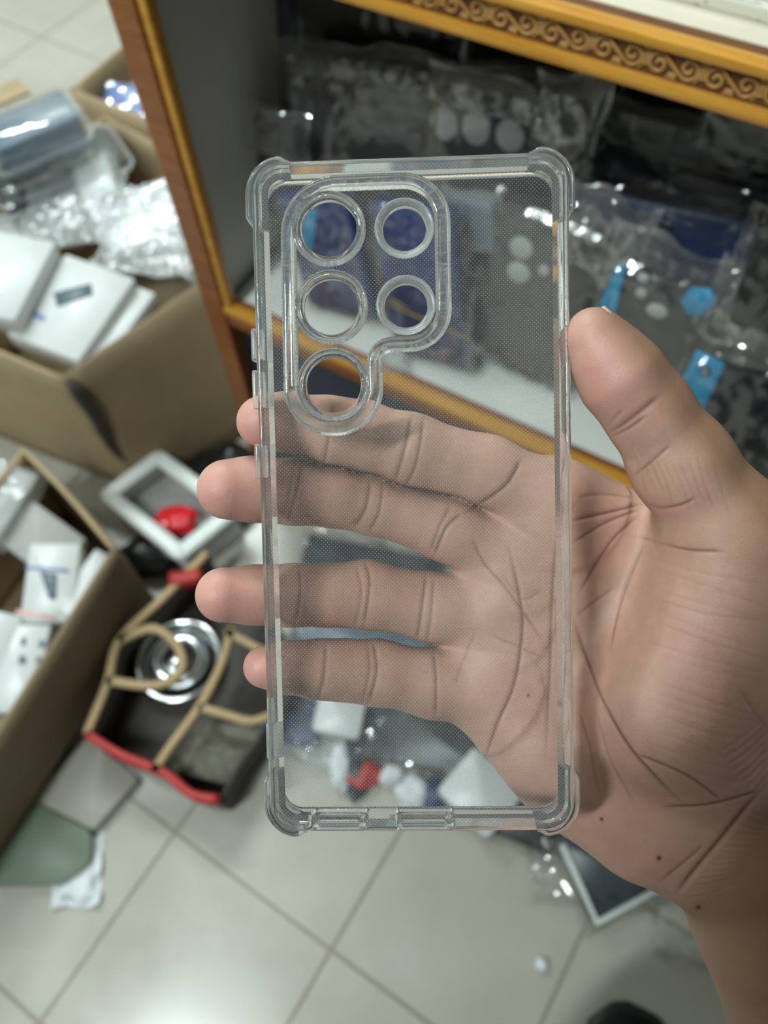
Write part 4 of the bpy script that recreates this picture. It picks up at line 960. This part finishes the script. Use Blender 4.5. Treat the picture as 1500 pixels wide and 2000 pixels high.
CR = [ # fold between index and middle finger
 ([(650, 790), (641, 860), (630, 918)], 4, .7, .5), ([(803, 812), (792, 870), (768, 948)], 5, .8, .7), ([(828, 812), (814, 900), (790, 955)], 4, .8, .6), ([(1018, 896), (985, 950), (908, 1002)], 5, 1, .8),
 ([(590, 900), (580, 960), (560, 1022)], 4, .7, .5), ([(575, 900), (566, 960), (550, 1020)], 3, .4, .3), ([(722, 938), (715, 990), (690, 1032)], 5, .8, .6), ([(748, 945), (740, 1000), (720, 1040)], 4, .7, .5), ([(903, 1000), (872, 1030), (846, 1088)], 4, .9, .7), ([(880, 985), (858, 1030), (838, 1080)], 4, .7, .5),
 ([(584, 1106), (587, 1160), (576, 1220)], 4, .7, .5), ([(712, 1096), (722, 1140), (710, 1228)], 4, .8, .6), ([(694, 1100), (706, 1160), (692, 1226)], 4, .5, .4), ([(832, 1118), (825, 1180), (813, 1254)], 4, .8, .6), ([(848, 1124), (842, 1200), (832, 1260)], 3, .6, .5),
 ([(636, 1252), (633, 1320), (620, 1368)], 4, .7, .5), ([(728, 1250), (736, 1310), (720, 1374)], 4, .8, .6), ([(718, 1252), (722, 1310), (708, 1372)], 3, .5, .4), ([(846, 1268), (852, 1330), (850, 1402)], 4, .8, .6),
 # thumb
 ([(1186, 846), (1212, 832), (1255, 800), (1290, 770)], 6, .8, .7), ([(1192, 852), (1225, 838), (1262, 812)], 4, .7, .5), ([(1180, 838), (1200, 818), (1215, 800)], 3, .4, .3), ([(1235, 930), (1268, 905), (1310, 868)], 4, .7, .4), ([(1262, 984), (1290, 992), (1330, 986), (1362, 970)], 4, .8, .5),
 # palm
 ([(994, 1070), (1015, 1166), (1020, 1234), (1004, 1338), (968, 1420), (940, 1500)], 4.5, .95, .7), ([(921, 1047), (947, 1104), (994, 1156), (1067, 1262)], 3, .7, .4),
 ([(1122, 985), (1088, 1062), (1078, 1180), (1074, 1300), (1066, 1480)], 4, .8, .5), ([(1121, 1210), (1150, 1300), (1181, 1376), (1237, 1470), (1335, 1571)], 4.5, .95, .8), ([(1237, 1470), (1342, 1515), (1412, 1566)], 4, .8, .6),
 ([(1296, 1576), (1387, 1571), (1490, 1543)], 4, .8, .6), ([(1322, 1742), (1365, 1688), (1410, 1635), (1485, 1543)], 6, 1, 1.0), ([(1290, 1721), (1350, 1672), (1372, 1650)], 4, .6, .4),
 ([(1255, 1068), (1211, 1181), (1192, 1270)], 3.5, .7, .5), ([(1125, 1204), (1160, 1175), (1200, 1147)], 3, .5, .3), ([(1248, 1048), (1335, 1072), (1412, 1077)], 4, .9, .6),
 ([(1252, 984), (1190, 1000), (1118, 1016)], 4, .9, .6), ([(1250, 994), (1180, 1022), (1116, 1062)], 3.5, .8, .5), ([(1246, 1008), (1200, 1050), (1165, 1100), (1130, 1160)], 3.5, .8, .5), ([(1240, 972), (1180, 965), (1125, 972)], 3, .4, .3),
 ([(1165, 1390), (1190, 1480), (1240, 1570)], 2.5, .4, .3), ([(1130, 1390), (1150, 1450), (1172, 1560)], 2.5, .4, .3), ([(955, 1240), (1010, 1262), (1060, 1285)], 2.5, .4, .3), ([(980, 1120), (1020, 1170), (1060, 1150)], 2.5, .4, .3),
 ([(1440, 1340), (1480, 1400), (1500, 1420)], 3, .3, .3), ([(930, 1230), (900, 1300), (890, 1340)], 2.5, .35, .2),
]
for c in CR: line(*c)
rnd = random.Random(4)
for k in range(16):                                           # fine cross lines of thenar and wrist
    y = 1100 + k * 26 + rnd.uniform(-8, 8); line([(1255 + rnd.uniform(0, 60), y - 10), (1380, y + 25), (1500, y + 50 + rnd.uniform(-20, 20))], 2.2, rnd.uniform(.05, .2), .10)
for k in range(12):
    x = 1215 + k * 16; line([(x, 870 + rnd.uniform(-15, 15) + k * 3), (x + 22, 925 + k * 4), (x + 36, 975 + rnd.uniform(-25, 10) + k * 3)], 2.2, rnd.uniform(.1, .25), .12)
for k in range(14):
    t = k / 14; line([(1330 + 150 * t, 1735 - 185 * t + 20), (1380 + 120 * t, 1745 - 160 * t), (1440 + 70 * t, 1722 - 130 * t)], 2.5, rnd.uniform(.1, .28), .15)
for k in range(9):
    line([(1400 + k * 9, 1470 + k * 12), (1450 + k * 4, 1440 + k * 14), (1500, 1395 + k * 16)], 2.5, rnd.uniform(.15, .35), .2)
def blob(x, y, r): return np.exp(-((px - x) ** 2 + (py - y) ** 2) / (r * r))
pink = np.clip(blob(490, 830, 60) + blob(430, 960, 75) + blob(430, 1165, 75) + blob(505, 1305, 55) + .9 * blob(1170, 730, 85) + .35 * blob(1380, 1300, 130) + .3 * blob(1000, 1350, 120) + .3 * blob(1150, 1560, 120), 0, 1) * facing
wl_ = ((px - 1310) * .735 + (py - 1745) * .678)                    # beyond the wrist fold
tan = np.clip(wl_ / 60, 0, 1) * .8
tan = np.maximum(tan, np.clip((px - 1395) / 120, 0, 1) * np.clip((1300 - py) / 250, 0, 1) * .55)
thr = ((px - 1263) * .81 - (py - 800) * .587)                       # towards the back of the thumb
tan = np.maximum(tan, np.clip((thr - 12) / 55, 0, 1) * np.clip((1150 - py) / 100, 0, 1) * (px > 1120) * .9)
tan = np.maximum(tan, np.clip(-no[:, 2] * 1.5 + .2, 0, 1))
mole = np.clip(blob(1175, 1600, 3.5) + blob(1287, 1676, 5) + blob(1364, 1772, 4.5) + blob(1032, 1358, 3), 0, 1) * (facing > .1)
co = co - no * (groove * .75)[:, None]
cen = np.array(hp(1100, 1200, 232)); 
hc = (co - cen) * .001
hm.vertices.foreach_set('co', hc.astype(np.float32).ravel())
for nm, arr in (('crease', crease), ('pink', pink), ('tan', tan), ('mole', mole)):
    a = hm.attributes.new(nm, 'FLOAT', 'POINT'); a.data.foreach_set('value', arr.astype(np.float32))
CMh = CM.copy(); CMh.translation = Vector(CAMP + CAMR @ (cen * .001))
person = finish('person', hm, M['skin'], None, None); person.matrix_world = CMh
tag(person, "bare right hand and forearm, fingers behind the clear case, thumb on its edge", 'person')
# thumb nail, seen edge-on
tn = hp(1204, 638, 193.5); nrm = np.array([.80, .56, -.22]); nrm /= np.linalg.norm(nrm); al = np.array([-.55, .80, .0]); al -= nrm * (al @ nrm); al /= np.linalg.norm(al); sd = np.cross(nrm, al)
vs = []; fs = []; A_, B_ = 12, 10
for s in (0, 1):
    for i in range(A_ + 1):
        for j in range(B_ + 1):
            u = i / A_ * 2 - 1; v = j / B_ * 2 - 1
            wv = 5.2 * (1 - .25 * max(0, u) ** 3)
            p = al * (u * 6.0) + sd * (v * wv) + nrm * (-(v * v) * 2.6 - .35 * u * u - (.5 if s else 0) + .4)
            vs.append((p + tn - cen) * .001)
Nn = (A_ + 1) * (B_ + 1)
for s in (0, 1):
    for i in range(A_):
        for j in range(B_):
            a = s * Nn + i * (B_ + 1) + j; f = (a, a + 1, a + B_ + 2, a + B_ + 1); fs.append(f if s else f[::-1])
ring = [j for j in range(B_ + 1)] + [i * (B_ + 1) + B_ for i in range(1, A_ + 1)] + [A_ * (B_ + 1) + j for j in range(B_ - 1, -1, -1)] + [i * (B_ + 1) for i in range(A_ - 1, 0, -1)]
for a in range(len(ring)):
    b = ring[(a + 1) % len(ring)]; fs.append((ring[a], b, b + Nn, ring[a] + Nn))
recalc(from_data('thumbnail', vs, fs, M['nail'], person))

# ------------------------------------------------------------------ the rest of the photographer, out of the picture, placed and sized to shade wrist and floor: clothes and the phone
def cloth(name, chains, mat):
    vs = []; es = []; rad = []
    for ch in chains:
        for k, (p, r) in enumerate(ch):
            vs.append(p); rad.append(r)
            if k: es.append((len(vs) - 2, len(vs) - 1))
    parts = []; k0 = 0
    for ch in chains:
        P = np.array([c[0] for c in ch], float); r = [c[1] for c in ch]
        s = np.linspace(0, len(P) - 1, 6 * len(P)); Q = np.stack([np.interp(s, range(len(P)), P[:, i]) for i in range(3)], 1); rr = np.interp(s, range(len(P)), r)
        parts.append(tube_data(Q, list(rr), 20))
    o = recalc(from_data(name, *merge(parts), M[mat])); o.parent = person; o.matrix_parent_inverse = CMh.inverted(); return o
M['shirt'] = plain('dark_shirt', (52, 54, 60), .8, .1); M['jeans'] = plain('dark_trousers', (36, 40, 52), .8, .1)
cloth('shirt', [[((.22, -.62, .42), .15), ((.22, -.62, .62), .15), ((.21, -.60, .84), .17), ((.2, -.58, .98), .11), ((.2, -.55, 1.05), .06)],
                [((.42, -.58, .92), .07), ((.46, -.45, .66), .06), ((.30, -.26, .68), .05), ((.20, -.17, .70), .045)],
                [((.0, -.58, .92), .07), ((-.10, -.42, .74), .06), ((-.07, -.17, .95), .045)]], 'shirt')
cloth('trousers', [[((.262, -.255, .12), .05), ((.29, -.21, .43), .068), ((.28, -.60, .43), .10)], [((.02, -.30, .06), .055), ((.085, -.185, .44), .10), ((.15, -.60, .43), .10)]], 'jeans')
ph = empty('smartphone', CM, 'smartphone held at the camera position, out of the picture', 'smartphone')
bm = bmesh.new(); add_box(bm, (-.040, -.066, .0085), (.070, .134, .007), .003, 3); from_bm('phone_body', bm, M['black'], ph)
